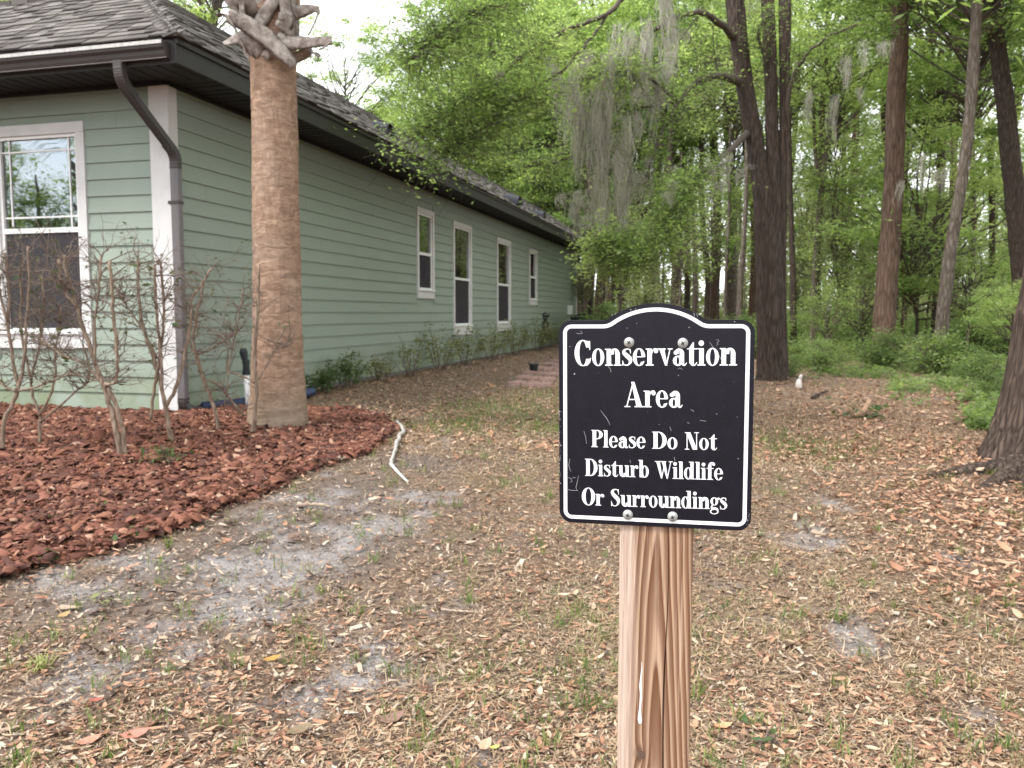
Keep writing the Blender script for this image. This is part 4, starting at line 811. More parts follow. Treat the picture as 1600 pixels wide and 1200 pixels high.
ii = np.arange(NP*ns).reshape(NP, ns); F = np.stack([ii[:-1], ii[1:], np.roll(ii, -1, 1)[1:], np.roll(ii, -1, 1)[:-1]], -1).reshape(-1, 4)
F = F[:, ::-1]; obj('trunk', V.reshape(-1, 3), np.ascontiguousarray(F), m_palm, palm, smooth=True)
M = Mat('old_leaf_base'); a1 = M.noise(12., None, 5, .65); a2 = M.noise(1., M.mp((60, 60, 60)), 3); c = M.mix(M.ramp(a1, (.35, 0.), (.65, 1.)), (.15, .12, .105), (.40, .355, .32)); c = M.mix(M.ramp(a2, (.55, 0.), (.7, .6)), c, (.10, .07, .06)); m_boot = M.pr(c, .85, .15, M.bump(a1, .8, .02))
def boot(P, name='leaf_base', th=.2):
    """P: px, py, half-width px, metres in front of the trunk centre; a curved strap, hollow behind"""
    Q = spline(np.array([[*at(a, b, PY-d), w/FPX*PY] for a, b, w, d in P]), 6); V = []; T = np.gradient(Q[:, :3], axis=0); T /= np.linalg.norm(T, axis=1)[:, None]
    for q, t in zip(Q, T):
        c0 = pts[11].copy(); out = q[:3]-np.array([pts[11][0], PY, q[2]]); out = out-t*(out@t)
        if np.linalg.norm(out) < .03: out = np.array([0, -1., 0])-t*t[1]*-1
        out /= np.linalg.norm(out); s = np.cross(t, out); w = q[3]
        for a, b in ((-1, -.35), (-.55, .12), (0, .3), (.55, .12), (1, -.35), (.5, -.3), (0, -.16), (-.5, -.3)): V.append(q[:3]+s*a*w*1.0+out*b*w*th*1.6-po+rng.normal(0, .0012, 3))
    n = 8; F = [(i*n+j, i*n+(j+1) % n, (i+1)*n+(j+1) % n, (i+1)*n+j) for i in range(len(Q)-1) for j in range(n)]+[tuple(range(n-1, -1, -1)), tuple(range((len(Q)-1)*n, len(Q)*n))]
    o = obj(name, V, F, m_boot, palm, smooth=True); return o
for P in ([(460, 103, 8, .27), (440, 80, 12, .30), (415, 58, 13, .32), (385, 38, 12, .34), (356, 24, 10, .36)], [(432, 62, 13, .22), (460, 66, 12, .25), (490, 66, 8, .30), (519, 63, 6, .34)], [(455, 95, 8, .12), (478, 84, 9, .16), (492, 82, 7, .2), (500, 89, 6, .2)],
          [(446, 24, 9, .2), (470, 18, 9, .22), (488, 14, 6, .25), (499, 15, 5, .25)], [(408, 84, 12, .22), (392, 68, 15, .26), (372, 60, 11, .3), (349, 68, 5, .34)], [(392, 87, 7, .2), (387, 78, 6, .23), (384, 72, 4, .24)], [(398, 46, 12, .24), (412, 24, 11, .26), (428, 2, 9, .28), (440, -22, 9, .3)],
          [(455, 56, 10, .24), (452, 30, 11, .27), (446, 6, 9, .28), (444, -30, 9, .3)], [(380, 44, 6, .25), (378, 20, 7, .27), (377, -6, 7, .28)], [(362, 40, 9, .1), (350, 24, 8, .12), (338, 24, 7, .14)], [(438, 46, 10, .28), (447, 34, 12, .30), (446, 20, 10, .31)], [(463, 70, 9, .1), (462, 40, 10, .14), (458, 10, 10, .16), (455, -20, 9, .18)],
          [(414, 90, 7, .26), (416, 84, 6, .28), (417, 79, 5, .28)], [(420, 40, 14, .2), (410, 10, 13, .22), (400, -20, 12, .24)]): boot(P)
for P in ([(352, 22, 2., .37), (366, 44, 2.2, .36), (378, 70, 2., .33), (389, 96, 1.2, .3)], [(500, 15, 2.2, .26), (493, 34, 1.6, .26), (482, 56, 1.4, .26)], [(519, 63, 1.8, .34), (510, 72, 1.6, .33), (498, 79, 1.4, .3)]): boot(P, 'dry_strap', 1.)
rng2 = np.random.default_rng(5)
for k in range(26):                                                     # the stubs that go on above the picture and round the back
    a = rng2.random()*2*math.pi; z = rng2.uniform(3.9, 5.7); 
    if z < 4.2 and math.sin(a) < .1: continue
    c0 = np.array([pts[11][0], PY, z]); o_ = np.array([math.cos(a), math.sin(a), 0]); Q = [c0+o_*r+np.array([0, 0, h]) for r, h in ((.2, -.06), (.3, .02), (.4, .12), (.47, .24))]
    V, F = tube(np.array(Q)-po, [.08, .07, .05, .035], 6); obj('leaf_base', V, F, m_boot, palm, smooth=True)
m_frond = leafmat('palm_frond', (.06, .085, .03), (.09, .13, .045), (.15, .19, .07), .3)
V = []; F = []; st = spline([(0, 0, 0), (.5, 0, .35), (1.0, 0, .48), (1.45, 0, .38), (1.75, 0, .1)], 4)
a_, b_ = tube(st, np.linspace(.02, .008, len(st)), 5); V += a_.tolist(); F += b_
for k in range(34):
    u = k/33; i = int(u*(len(st)-9))+8; base = st[min(i, len(st)-1)]; ang = (-1)**k*(.35+1.25*(1-u*.85)); l = 1.0-.35*abs(u-.5)
    d = np.array([math.cos(ang), math.sin(ang), .1]); s = np.array([-d[1], d[0], 0]); n0 = len(V)
    for t, w, dz in ((0, .010, 0), (.4, .022, .02), (.75, .015, -.06), (1., .002, -.30)): p = base+d*l*t+np.array([0, 0, dz]); V += [(p-s*w).tolist(), (p+s*w).tolist()]
    F += [(n0+2*q, n0+2*q+1, n0+2*q+3, n0+2*q+2) for q in range(3)]
fm = mesh('frond', V, F, m_frond, rnd=rng2.random(len(V)))
for k in range(22): link('frond', fm, palm, (pts[11][0]-po[0], PY-po[1], 6.25-po[2]+rng2.uniform(-.15, .35)), (0, rng2.uniform(-1.1, .05), k*2.4), (1.15,)*3)

# ================================================================ PRUNED BARE SHRUBS BEFORE THE WINDOW
m_stem = barkmat('shrub_bark', (.09, .062, .047), (.21, .155, .115), (.36, .28, .215), 30, 9, .5, .004)
m_twig = simple('dark_twig', (.15, .112, .092), .85, .15, .4, 40)
m_shleaf = leafmat('shrub_leaf', (.045, .075, .03), (.08, .12, .05), (.17, .11, .07), .3, scale=4)
LQ = [(-.5, 0, 0), (0, .2, .05), (.5, 0, 0), (0, -.2, .05)]; LQF = [(0, 1, 2, 3)]
def leaves_at(C, size, tilt=1.0, var=.3):
    C = np.asarray(C).reshape(-1, 3); n = len(C); A, B, N = rotm(n, tilt); return scatter(LQ, LQF, C, A, B, N, size*np.exp(rng.normal(0, var, n)))
def bareshrub(label, stems, Y0, nt=26, leaves=40, seed=0, green=None):
    rg_ = np.random.default_rng(seed); g = G(stems[0][0][0], stems[0][0][1]); Yb = g[1]; root = tag(empty('pruned_shrub', tuple(g)), label, 'shrub'); allp = []
    for st_ in stems:
        dj = rg_.normal(0, .06); Q = []
        for k, (px, py, w) in enumerate(st_):
            q = at(px, py, Yb+dj*k*.4)
            if k == 0 and st_ is stems[0]: q = g-np.array([0, 0, .05])
            Q.append([*q, w/FPX*Yb*.5])
        Q = spline(np.array(Q), 5); Q[:, :3] += rg_.normal(0, .0035, (len(Q), 3)); V, F = tube(Q[:, :3]-g, np.maximum(Q[:, 3], .003), 7); obj('stem', V, F, m_stem, root, smooth=True); allp.append(Q)
    mb = MB(); tips = []
    for _ in range(int(nt*1.8)):
        Q = allp[rg_.integers(len(allp))]; lo = int(len(Q)*.38); p = Q[rg_.integers(lo, len(Q))]; 
        a = rg_.random()*2*math.pi; up = rg_.uniform(-.25, 1.1); d = np.array([math.cos(a), math.sin(a)*.7, up]); d /= np.linalg.norm(d); l = rg_.uniform(.10, .42); pp = [p[:3]]; dd = d.copy()
        for s in range(5): dd = dd+rg_.normal(0, .28, 3)+np.array([0, 0, .06]); dd /= np.linalg.norm(dd); pp.append(pp[-1]+dd*l/5)
        r0 = rg_.uniform(.0028, .006); mb.tube(np.array(pp)-g, np.linspace(r0, .0012, 6), 4, rg_.random()); tips.append(pp[-1])
        for s in range(rg_.integers(2, 5)):
            b0 = pp[rg_.integers(1, 5)]; d2 = dd+rg_.normal(0, .8, 3); d2 /= np.linalg.norm(d2); l2 = rg_.uniform(.05, .17); q = [b0, b0+d2*l2*.5, b0+d2*l2+rg_.normal(0, .012, 3)]; mb.tube(np.array(q)-g, [.0018, .0014, .0009], 3, rg_.random()); tips.append(q[-1]); tips.append(q[1])
    o = mb.build('twigs', m_twig, root); o['kind'] = 'stuff'
    leaves = int(leaves*3)
    if leaves:
        T = np.array(tips); C = T[rg_.integers(0, len(T), leaves)]+rg_.normal(0, .012, (leaves, 3))-g; V, F = leaves_at(C, .036); o = obj('leaves', V, F, m_shleaf, root, rnd=np.repeat(rg_.random(leaves), 4)); o['kind'] = 'stuff'
    return root
bareshrub('leftmost bare pruned shrub, cut off by the frame edge', [[(1, 712, 7), (8, 655, 7), (28, 611, 6.5), (20, 560, 5), (13, 505, 5), (14, 450, 5), (7, 395, 4.5)], [(28, 611, 6), (38, 560, 5), (42, 500, 4), (46, 440, 4), (43, 385, 4)], [(28, 611, 4), (60, 604, 3), (110, 585, 2.5), (165, 600, 2)], [(26, 612, 4), (4, 600, 4), (-20, 570, 3)], [(13, 505, 4), (-2, 450, 4), (-6, 400, 4)]], 0, 60, 60, 1)
bareshrub('bare pruned shrub with a thick dark leaning stem before the window corner', [[(192, 722, 10), (180, 665, 9), (168, 620, 8), (148, 565, 7), (131, 515, 7), (118, 470, 6), (106, 430, 6), (100, 400, 5)], [(197, 715, 7), (190, 660, 7), (172, 612, 7), (165, 600, 6), (181, 596, 5), (183, 560, 5), (178, 500, 5), (175, 450, 5), (171, 409, 5)], [(168, 610, 5), (140, 575, 4), (95, 552, 3), (62, 530, 3)], [(150, 570, 5), (148, 500, 4), (155, 450, 4), (158, 400, 4)], [(120, 480, 5), (98, 450, 4), (92, 405, 4)]], 0, 80, 90, 2)
bareshrub('tall bare pruned shrub with upright cut stems before the corner board', [[(270, 700, 7), (262, 655, 7), (252, 605, 6), (240, 560, 6), (224, 510, 5.5), (216, 450, 5), (216, 406, 5)], [(272, 695, 6), (258, 640, 5), (252, 570, 5), (246, 500, 4.5), (241, 414, 4)], [(236, 655, 5), (240, 610, 5), (248, 570, 5), (256, 500, 4), (254, 440, 4), (252, 410, 3.5)], [(258, 640, 6), (277, 600, 6), (287, 560, 6), (296, 510, 5), (300, 470, 4), (318, 440, 4), (330, 421, 4)], [(246, 560, 4), (225, 520, 3), (200, 480, 3), (180, 450, 2.5)]], 0, 90, 110, 3)
bareshrub('small bare shrub between the downspout and the palm', [[(346, 682, 6), (333, 630, 6), (318, 592, 6), (308, 558, 6), (302, 525, 4), (308, 490, 4), (320, 440, 3.5)], [(318, 592, 4), (342, 602, 4), (362, 628, 4), (382, 650, 4)], [(306, 555, 4), (330, 545, 3), (372, 518, 3)], [(305, 555, 3), (296, 530, 3), (300, 500, 3), (306, 505, 2)], [(350, 640, 2), (360, 560, 2), (372, 500, 2), (380, 452, 2)]], 0, 60, 70, 4)
bareshrub('bare shrub with one tall stem right against the palm trunk', [[(382, 684, 7), (396, 668, 8), (399, 640, 6), (401, 600, 6), (397, 560, 6), (401, 510, 6), (404, 460, 5), (405, 414, 4)], [(398, 600, 4), (410, 582, 3), (424, 555, 3), (436, 530, 2.5), (448, 510, 2)], [(399, 598, 3), (370, 585, 3), (354, 575, 3), (356, 545, 2), (340, 520, 2)], [(424, 550, 2), (440, 545, 2), (452, 540, 2)]], 0, 16, 12, 5)
bareshrub('low tangled bare shrub under the front window', [[(60, 700, 5), (62, 650, 5), (48, 600, 4), (62, 540, 4), (68, 480, 4), (66, 430, 3.5)], [(62, 650, 4), (85, 600, 4), (88, 540, 3), (96, 480, 3)], [(62, 660, 4), (110, 620, 3), (140, 590, 3), (130, 540, 3)], [(50, 600, 4), (36, 540, 4), (33, 470, 3.5), (32, 420, 3)]], 0, 75, 80, 6)
# ---- leafy plants
m_pl = leafmat('garden_leaf', (.05, .085, .035), (.085, .14, .05), (.15, .21, .07), .35, scale=5)
m_pl2 = leafmat('olive_leaf', (.12, .14, .05), (.20, .22, .085), (.32, .32, .14), .35, scale=5)
def leafyplant(name, label, cat, loc, w, h, n, size, mat, stems=9, group=None, seed=1, low=.15, par=None):
    rg_ = np.random.default_rng(seed); root = tag(empty(name, tuple(loc)), label, cat, group); mb = MB(); C = []
    for k in range(stems):
        a = rg_.random()*2*math.pi; r = w*.5*math.sqrt(rg_.random()); hh_ = h*rg_.uniform(.55, 1.)*(1-.35*(r/(w*.5))**2); P = np.array([(r*.25*math.cos(a), r*.25*math.sin(a), -.02), (r*.6*math.cos(a), r*.6*math.sin(a), hh_*.5), (r*math.cos(a), r*math.sin(a), hh_)]); P = spline(P, 4); P[1:] += rg_.normal(0, .012, P[1:].shape)
        mb.tube(P, np.linspace(.006, .002, len(P)), 4)
        for q in range(4):
            i = rg_.integers(3, len(P)); d = rg_.normal(0, 1, 3); d[2] = abs(d[2])*.6; d /= np.linalg.norm(d); e = P[i]+d*w*.16; mb.tube([P[i], e], [.003, .0015], 3); C += [P[i]+(e-P[i])*t for t in (.5, 1.)]
        C += list(P[4:])
    o = mb.build('stems', m_twig, root); C = np.array(C); Cc = C[rg_.integers(0, len(C), n)]+rg_.normal(0, size*.75, (n, 3)); Cc[:, 2] = np.maximum(Cc[:, 2], h*low*rg_.random(n)+.01)
    V, F = leaves_at(Cc, size, .9); o = obj('leaves', V, F, mat, root, rnd=np.repeat(rg_.random(n), 4)); o['kind'] = 'stuff'; return root
wl = [(505, 640, .55, .42, 300, .05, m_pl, 'low green leafy bush beside the palm base'), (545, 612, .7, .55, 340, .05, m_pl, 'light green bush at the wall just right of the palm'), (592, 590, .6, .5, 180, .045, m_pl2, 'thin bush at the wall second right of the palm'), (640, 572, .8, .8, 150, .045, m_pl2, 'sparse twiggy bush left of the first tall window'), (688, 566, .9, .95, 260, .05, m_pl2, 'yellowish bush below the first small window'), (728, 562, .9, .85, 260, .05, m_pl2, 'yellowish bush below the first tall window'),
      (768, 556, 1., .9, 280, .055, m_pl2, 'bush at the wall between the two tall windows'), (806, 552, 1., 1., 280, .06, m_pl2, 'bush at the wall below the second tall window'), (838, 548, 1., 1., 280, .06, m_pl2, 'bush at the wall below the black hose'), (862, 545, 1., .95, 260, .06, m_pl2, 'last bush of the wall row, next to the sign edge')]
for k, (px, py, w, h, n, s, mt, lb) in enumerate(wl):
    q = side_hit(px, py+6, .38); q = toworld((.38, q[1], 0)); leafyplant('wall_shrub', lb, 'shrub', (q[0], q[1], gz_at(q)), w, h*1.05, int(n*2.3), s*1.1, mt, 16, 'sparse shrubs along the side wall', 20+k)
for k, (px, py, w, h, n, s, lb, mt) in enumerate([(262, 730, .34, .15, 130, .045, 'dark green leafy clump at the foot of the tall pruned shrub', m_pl), (86, 822, .13, .05, 14, .045, 'small dark green seedling in the mulch at left', m_pl), (196, 850, .14, .07, 12, .055, 'round-leaved seedling at the mulch edge', m_pl), (160, 800, .2, .05, 14, .04, 'sparse seedling in the middle of the mulch', m_pl), (66, 884, .14, .05, 9, .04, 'tiny seedling at the lower left mulch edge', m_pl),
      (360, 820, .07, .03, 14, .028, 'tiny bright weed on the bare soil', m_pl2), (1197, 1165, .09, .05, 16, .035, 'bright green weed to the right of the post foot', m_pl), (1345, 655, .55, .10, 60, .10, 'broad green seedling at the edge of the ground cover', m_pl), (165, 945, .08, .04, 16, .03, 'small bright weed below the mulch bed', m_pl2)]):
    g = G(px, py); leafyplant('seedling' if w < .3 else 'leafy_clump', lb, 'plant', g, w, h, n, s, mt, 4 if w < .3 else 8, seed=60+k, low=.5)
# grass clump at lower left
g = G(60, 1045); V = []; rg_ = np.random.default_rng(4)
for k in range(46):
    a = rg_.random()*6.28; e = rg_.uniform(.3, 1.3); l = rg_.uniform(.04, .10) if k else .2; b = rg_.normal(0, .02, 3)*[1, 1, 0]; d = np.array([math.cos(a)*math.cos(e), math.sin(a)*math.cos(e), math.sin(e)]); w = np.array([-math.sin(a), math.cos(a), 0])*.003
    p1 = b+d*l*.6; p2 = p1+(d-np.array([0, 0, .7]))*l*.4; V += [b-w, b+w, p1+w, p1-w, p2+w*.1, p2-w*.1]
V = np.array(V); F = (np.array([(0, 1, 2, 3), (3, 2, 4, 5)])[None]+np.arange(46)[:, None, None]*6).reshape(-1, 4)
o = obj('grass_clump', V, F, leafmat('yellow_grass', (.25, .28, .08), (.36, .38, .14), (.5, .47, .25), .4, (1, 1, .7)), rnd=np.repeat(rg_.random(46), 6)); o.location = g; tag(o, 'pale yellow-green grass clump at lower left', 'grass clump')
# ---- sticks and odd leaves
m_lich = barkmat('lichen_stick', (.16, .13, .11), (.42, .39, .36), (.62, .60, .57), 60, 40, .5, .006)
def stick(name, label, P, w, mat, seed=0, kids=None):
    rg_ = np.random.default_rng(seed); Q = np.array([G(*p)+[0, 0, .012+w*.5] for p in P]); Q = spline(Q, 5); Q[:, :3] += rg_.normal(0, w*.16, Q.shape); R = np.linspace(w*.5, w*.28, len(Q))*(1+.25*rg_.normal(0, .5, len(Q))); V, F = tube(Q, np.abs(R)+.001, 8); o = obj(name, V, F, mat, smooth=True); return tag(o, label, 'stick')
m_stick = barkmat('dry_stick', (.20, .14, .10), (.36, .28, .22), (.52, .44, .37), 60, 40, .4, .003)
st1 = stick('fallen_branch', 'pale lichen-covered crooked branch at the corner of the mulch bed', [(620, 664), (631, 678), (622, 690), (618, 706), (613, 722), (611, 733)], .040, m_lich, 1)
V, F = tube(spline([G(611, 731)+[0, 0, .03], G(622, 742)+[0, 0, .02], G(637, 756)+[0, 0, .015]], 4), np.linspace(.014, .008, 9), 6); obj('peeled_tip', V, F, simple('peeled_wood', (.62, .58, .55), .7), st1, smooth=True)
stick('dead_stick', 'straight tan stick lying at the mulch edge', [(500, 727), (520, 724), (539, 721)], .035, m_stick, 2)
stick('dead_stick', 'short whitish stick on the mulch beside the palm base', [(463, 654), (478, 659), (490, 664)], .022, m_lich, 3)
stick('dead_stick', 'thin brown stick lying on the grey soil below the bed', [(466, 795), (490, 794), (518, 796)], .03, m_stick, 4)
stick('dead_stick', 'brown twig lying across the leaves at lower centre', [(690, 958), (715, 960), (742, 961)], .012, m_stick, 5)
stick('dead_stick', 'long pale straw stem in the grass at bottom centre', [(664, 1160), (690, 1135), (716, 1108)], .008, m_stick, 6)
V, F = tube([G(1350, 654)+[-.12, 0, .03], G(1350, 654)+[0, 0, .10], G(1350, 650)+[.09, .05, .20]], [.035, .04, .03], 8); tag(obj('wood_chunk', V, F, simple('sawn_wood', (.36, .23, .15), .85)), 'short tan chunk of wood leaning at the edge of the ground cover', 'log')
stick('dead_stick', 'dark fallen twig before the white figure', [(1270, 624), (1282, 618), (1294, 614)], .05, simple('dark_stick', (.05, .035, .03), .9), 8)
g = G(1248, 606); fg = tag(empty('garden_figurine', tuple(g)), 'small white figure standing in the leaves right of the big double trunk', 'figurine'); mw = simple('white_plaster', (.66, .60, .58), .7)
V, F = tube([(0, 0, -.02), (0, 0, .02), (0, 0, .07), (0, 0, .12), (0, 0, .155)], [.045, .06, .058, .045, .028], 12); obj('figurine_body', V, F, mw, fg, smooth=True)
V, F = tube([(.015, 0, .13), (.02, 0, .16), (.025, -.01, .20), (.03, -.03, .235), (.03, -.04, .25)], [.024, .03, .032, .024, .006], 12); obj('figurine_head', V, F, mw, fg, smooth=True)
BL = [(-.5, 0, .08), (-.25, .24, .0), (.1, .27, .03), (.36, .14, .06), (.5, .02, .16), (.34, -.13, .05), (.1, -.25, .0), (-.28, -.22, .03), (-.1, 0, -.05), (.2, 0, -.03)]; BF = [(0, 8, 1), (8, 2, 1), (8, 9, 2), (9, 3, 2), (9, 4, 3), (9, 5, 4), (9, 6, 5), (8, 6, 9), (8, 7, 6), (0, 7, 8)]
for k, (px, py, s, c, rot, lb) in enumerate([(213, 1155, .105, (.40, .16, .12), .2, 'large flat red-brown bark chip at bottom left'), (140, 1165, .085, (.36, .18, .12), .4, 'long reddish leaf left of the large bark chip'), (152, 1101, .065, (.28, .09, .06), 0, 'dark red curled leaf above the large bark chip'), (425, 1036, .075, (.36, .19, .05), .3, 'orange-brown leaf on the soil at lower left centre'), (613, 1130, .10, (.20, .12, .09), .5, 'grey-brown piece of bark at bottom centre'),
        (100, 967, .06, (.35, .22, .10), .9, 'tan leaf standing on edge on the sandy soil at left'), (1130, 1142, .07, (.50, .26, .14), 0, 'large orange-tan leaf right of the post'), (758, 1172, .07, (.48, .30, .20), 1., 'tan leaf at bottom centre beside the yellow one'), (773, 1176, .038, (.5, .5, .12), .1, 'bright yellow leaf at bottom centre'), (468, 1148, .09, (.17, .13, .08), .5, 'dark olive leaf at the bottom left of centre'), (236, 985, .055, (.38, .2, .15), .7, 'pink-brown leaf on the sand under the mulch bed')]):
    g = G(px, py); o = obj('fallen_leaf' if 'leaf' in lb else 'bark_piece', np.array(BL)*[s, s, s], BF, simple('leaf_col', c, .65, .25, .3, 60), smooth=False); o.location = (g[0], g[1], g[2]+.02); o.rotation_euler = (rot*.3, -.1, rot); tag(o, lb, 'leaf' if 'leaf' in lb else 'bark')
# ================================================================ FOREST
m_bk = barkmat('oak_bark', (.024, .018, .015), (.062, .045, .037), (.13, .10, .082), 24, 3.2, .8, .03)
m_bk5 = barkmat('old_oak_bark', (.028, .020, .016), (.080, .058, .047), (.17, .125, .10), 17, 1.7, .9, .05)
m_bk2 = barkmat('red_bark', (.045, .029, .022), (.115, .074, .054), (.19, .135, .105), 12, 2.4, .8, .04)
m_bk3 = barkmat('grey_bark', (.05, .040, .033), (.12, .095, .076), (.22, .19, .165), 12, 4, .8, .03)
m_lim = simple('limb_bark', (.10, .082, .068), .9, .1, .5, 20, .5, .01)
m_leafA = leafmat('oak_leaf', (.062, .10, .036), (.168, .243, .095), (.35, .44, .19), .6, (1.7, 1.7, 1.), .35)
m_leafB = leafmat('bright_leaf', (.10, .16, .055), (.24, .335, .13), (.43, .51, .245), .6, (1.6, 1.6, 1.), .35)
m_leafC = leafmat('grey_green_leaf', (.11, .13, .07), (.21, .245, .13), (.34, .38, .21), .58, (1.6, 1.6, 1.1), .35)
m_leafD = leafmat('under_leaf', (.09, .14, .06), (.18, .25, .105), (.33, .40, .19), .55, (1.4, 1.5, .8), .5)
def crown(seed, ncl, per, R, size, cl=.55, flat=.4, droop=0., hollow=.35):
    """foliage as clumps of leaves about the ends of twigs; returns leaf mesh and limb mesh data; crown centre at 0"""
    r = np.random.default_rng(seed); d = r.normal(0, 1, (ncl, 3)); d /= np.linalg.norm(d, axis=1)[:, None]; q = (hollow+(1-hollow)*r.random(ncl))**.6
    lump = .75+.5*vnoise(d*1.6+7, seed); C = d*q[:, None]*lump[:, None]*np.array(R); cs_ = cl*np.exp(r.normal(0, .3, ncl))
    n = ncl*per; k = np.repeat(np.arange(ncl), per); o = r.normal(0, 1, (n, 3))*cs_[k][:, None]*[1, 1, flat]; o[:, 2] -= droop*np.hypot(o[:, 0], o[:, 1])
    P = C[k]+o; rn = np.clip(.5+.25*r.normal(0, 1, ncl)[k]+.22*r.normal(0, 1, n), 0, 1); global rng; s0 = rng; rng = r
    A, B, N = rotm(n, .75); V, F = scatter(LQ, LQF, P, A, B, N, size*np.exp(r.normal(0, .28, n))); rng = s0
    lm = MB(); H = R[2]
    for c in C[r.permutation(ncl)[:min(ncl, 60)]]:
        a = np.array([0, 0, -H*1.05+(c[2]+H)*r.uniform(.2, .7)]); m = a*.5+c*.5+r.normal(0, .2, 3)*[1, 1, .5]; L_ = np.linalg.norm(c-a); lm.tube(spline([a, m, c], 3), np.linspace(.014*L_**.8+.008, .006, 7), 4, cap=False)
    V2, F2, _ = lm.get(); return (V, F, np.repeat(rn, 4)), (V2, F2)
CR = {}
def reg(key, mat, *a, **k):
    (V, F, r), (V2, F2) = crown(*a, **k); CR[key] = (mesh('crown', V, F, mat, rnd=r), mesh('limbs', V2, F2, m_lim))
reg('a', m_leafA, 11, 80, 230, (3.4, 3.4, 3.6), .125, .33, .45, .15)
reg('b', m_leafA, 12, 80, 220, (3.0, 3.4, 4.6), .125, .32, .5, .3)
reg('c', m_leafB, 13, 80, 230, (3.2, 3.0, 3.0), .125, .35, .4, .1)
reg('d', m_leafC, 14, 66, 180, (2.8, 2.8, 5.2), .12, .45, .7, .7, .1)
reg('e', m_leafB, 15, 44, 120, (1.9, 1.9, 1.9), .11, .36, .5, .2, .2)
reg('f', m_leafC, 16, 44, 130, (1.7, 1.7, 2.6), .11, .4, .6, .5, .1)
reg('u', m_leafD, 17, 42, 130, (1.0, 1.0, .62), .085, .2, .6, .1, .1)
reg('v', m_leafD, 18, 36, 120, (.8, .8, .8), .075, .2, .6, .3, .1)
TC = {}
def trunkmesh(P, R, mat, n=10, o=None, rough=.1, seed=0, detail=False):
    Q = spline(np.c_[P, R], 8 if not detail else 26); k = len(Q); a = np.arange(n)*2*math.pi/n; ca, sa = np.cos(a), np.sin(a); z = Q[:, 2][:, None]+0*a
    nn = fbm(np.stack([ca[None]*1.4+0*z, sa[None]*1.4+0*z, z*.7+seed*7], -1), 3, seed); Rr = Q[:, 3][:, None]*(1+rough*2*(nn-.5))
    if detail:
        f = vnoise(np.stack([ca[None]*7.5+0*z+.6*nn, sa[None]*7.5+0*z, z*1.5], -1), seed+5); f2 = vnoise(np.stack([ca[None]*16+0*z, sa[None]*16+0*z, z*4], -1), seed+6); Rr = Rr-.018*(1-np.abs(2*f-1))**3*1.2-.007*f2
    V = np.stack([Q[:, 0][:, None]+Rr*ca, Q[:, 1][:, None]+Rr*sa, z], -1)-o; ii = np.arange(k*n).reshape(k, n)
    F = np.stack([ii[:-1], np.roll(ii, -1, 1)[:-1], np.roll(ii, -1, 1)[1:], ii[1:]], -1).reshape(-1, 4); return V.reshape(-1, 3), F
def trunkpx(pxs, Y, name='trunk', mat=None, par=None, o=None, n=12, flare=True, seed=0, detail=False, rough=.1):
    P = []; R = []
    for px, py, w in pxs: P.append(at(px, py, Y)); R.append(w/FPX*Y*.5)
    V, F = trunkmesh(np.array(P), np.array(R), mat, n, o, rough, seed, detail); return obj(name, V, F, mat, par, smooth=True)
def tree(label, pxs, Y, mat, crowns, group=None, extra=(), cat='tree', name='tree', n=12, seed=0, detail=False, rough=.12, below=True):
    b = at(pxs[0][0], pxs[0][1], Y); g = np.array([b[0], Y, float(terrain(b[0], Y))]); root = tag(empty(name, tuple(g)), label, cat, group)
    if below and b[2] > g[2]-.05:
        pyg = 600-FPX*(((g[2]-.15-1.5)*math.cos(PITCH)+Y*math.sin(PITCH))/(Y*math.cos(PITCH)-(g[2]-.15-1.5)*math.sin(PITCH))); pxs = [(pxs[0][0], pyg, pxs[0][2]*1.22), (pxs[0][0], pyg-(pyg-pxs[0][1])*.5-6, pxs[0][2]*1.06)]+list(pxs)[1:] if pyg-pxs[0][1] < 12 else [(pxs[0][0], pyg, pxs[0][2]*1.4)]+list(pxs)
    trunkpx(pxs, Y, 'trunk', mat, root, g, n, seed=seed, detail=detail, rough=rough)
    for e in extra: trunkpx(e, Y, 'stem', mat, root, g, n, seed=seed+3, detail=detail, rough=rough)
    for cx, cy, cz, key, s in crowns:                      # crown centre: metres from the base
        me, lm = CR[key]; rz_ = random.random()*6.28; rx = random.uniform(-.1, .1); link('crown', me, root, (cx, cy, cz), (rx, 0, rz_), (s, s, s*random.uniform(.9, 1.1))); link('limbs', lm, root, (cx, cy, cz), (rx, 0, rz_), (s, s, s))
    return root
# the big double trunk just right of the sign
T1 = tree('large dark tree whose trunk splits low into two stems just right of the sign', [(1205, 592, 52), (1205, 560, 46), (1204, 500, 44), (1202, 420, 42), (1195, 340, 34), (1187, 270, 30), (1180, 225, 29), (1160, 112, 28), (1148, 0, 30), (1140, -80, 28), (1130, -200, 24), (1118, -420, 18)], 17.0, m_bk, [(1.5, 4., 13.5, 'a', 1.1)],
          extra=[[(1214, 588, 34), (1213, 540, 30), (1212, 460, 27), (1211, 380, 26), (1209, 300, 23), (1207, 225, 21), (1204, 112, 21), (1200, 0, 22), (1198, -120, 20), (1194, -400, 15)], [(1223, 588, 20), (1222, 500, 15), (1222, 400, 14), (1223, 300, 13), (1224, 225, 13), (1226, 112, 17), (1227, 0, 21), (1230, -150, 18), (1236, -380, 12)]], n=40, seed=1, detail=True, rough=.1)
def limbs_px(root, L, mat=None):
    o = np.array(root.location); out = []
    for P in L:
        Q = spline(np.array([[*at(a, b, Y), w/FPX*Y*.5] for a, b, Y, w in P]), 5); Q[:, :3] += rng.normal(0, .012, (len(Q), 3)); V, F = tube(Q[:, :3]-o, np.maximum(Q[:, 3], .004), 6, False); obj('limb', V, F, mat or m_lim, root, smooth=True); out.append(Q)
    return out
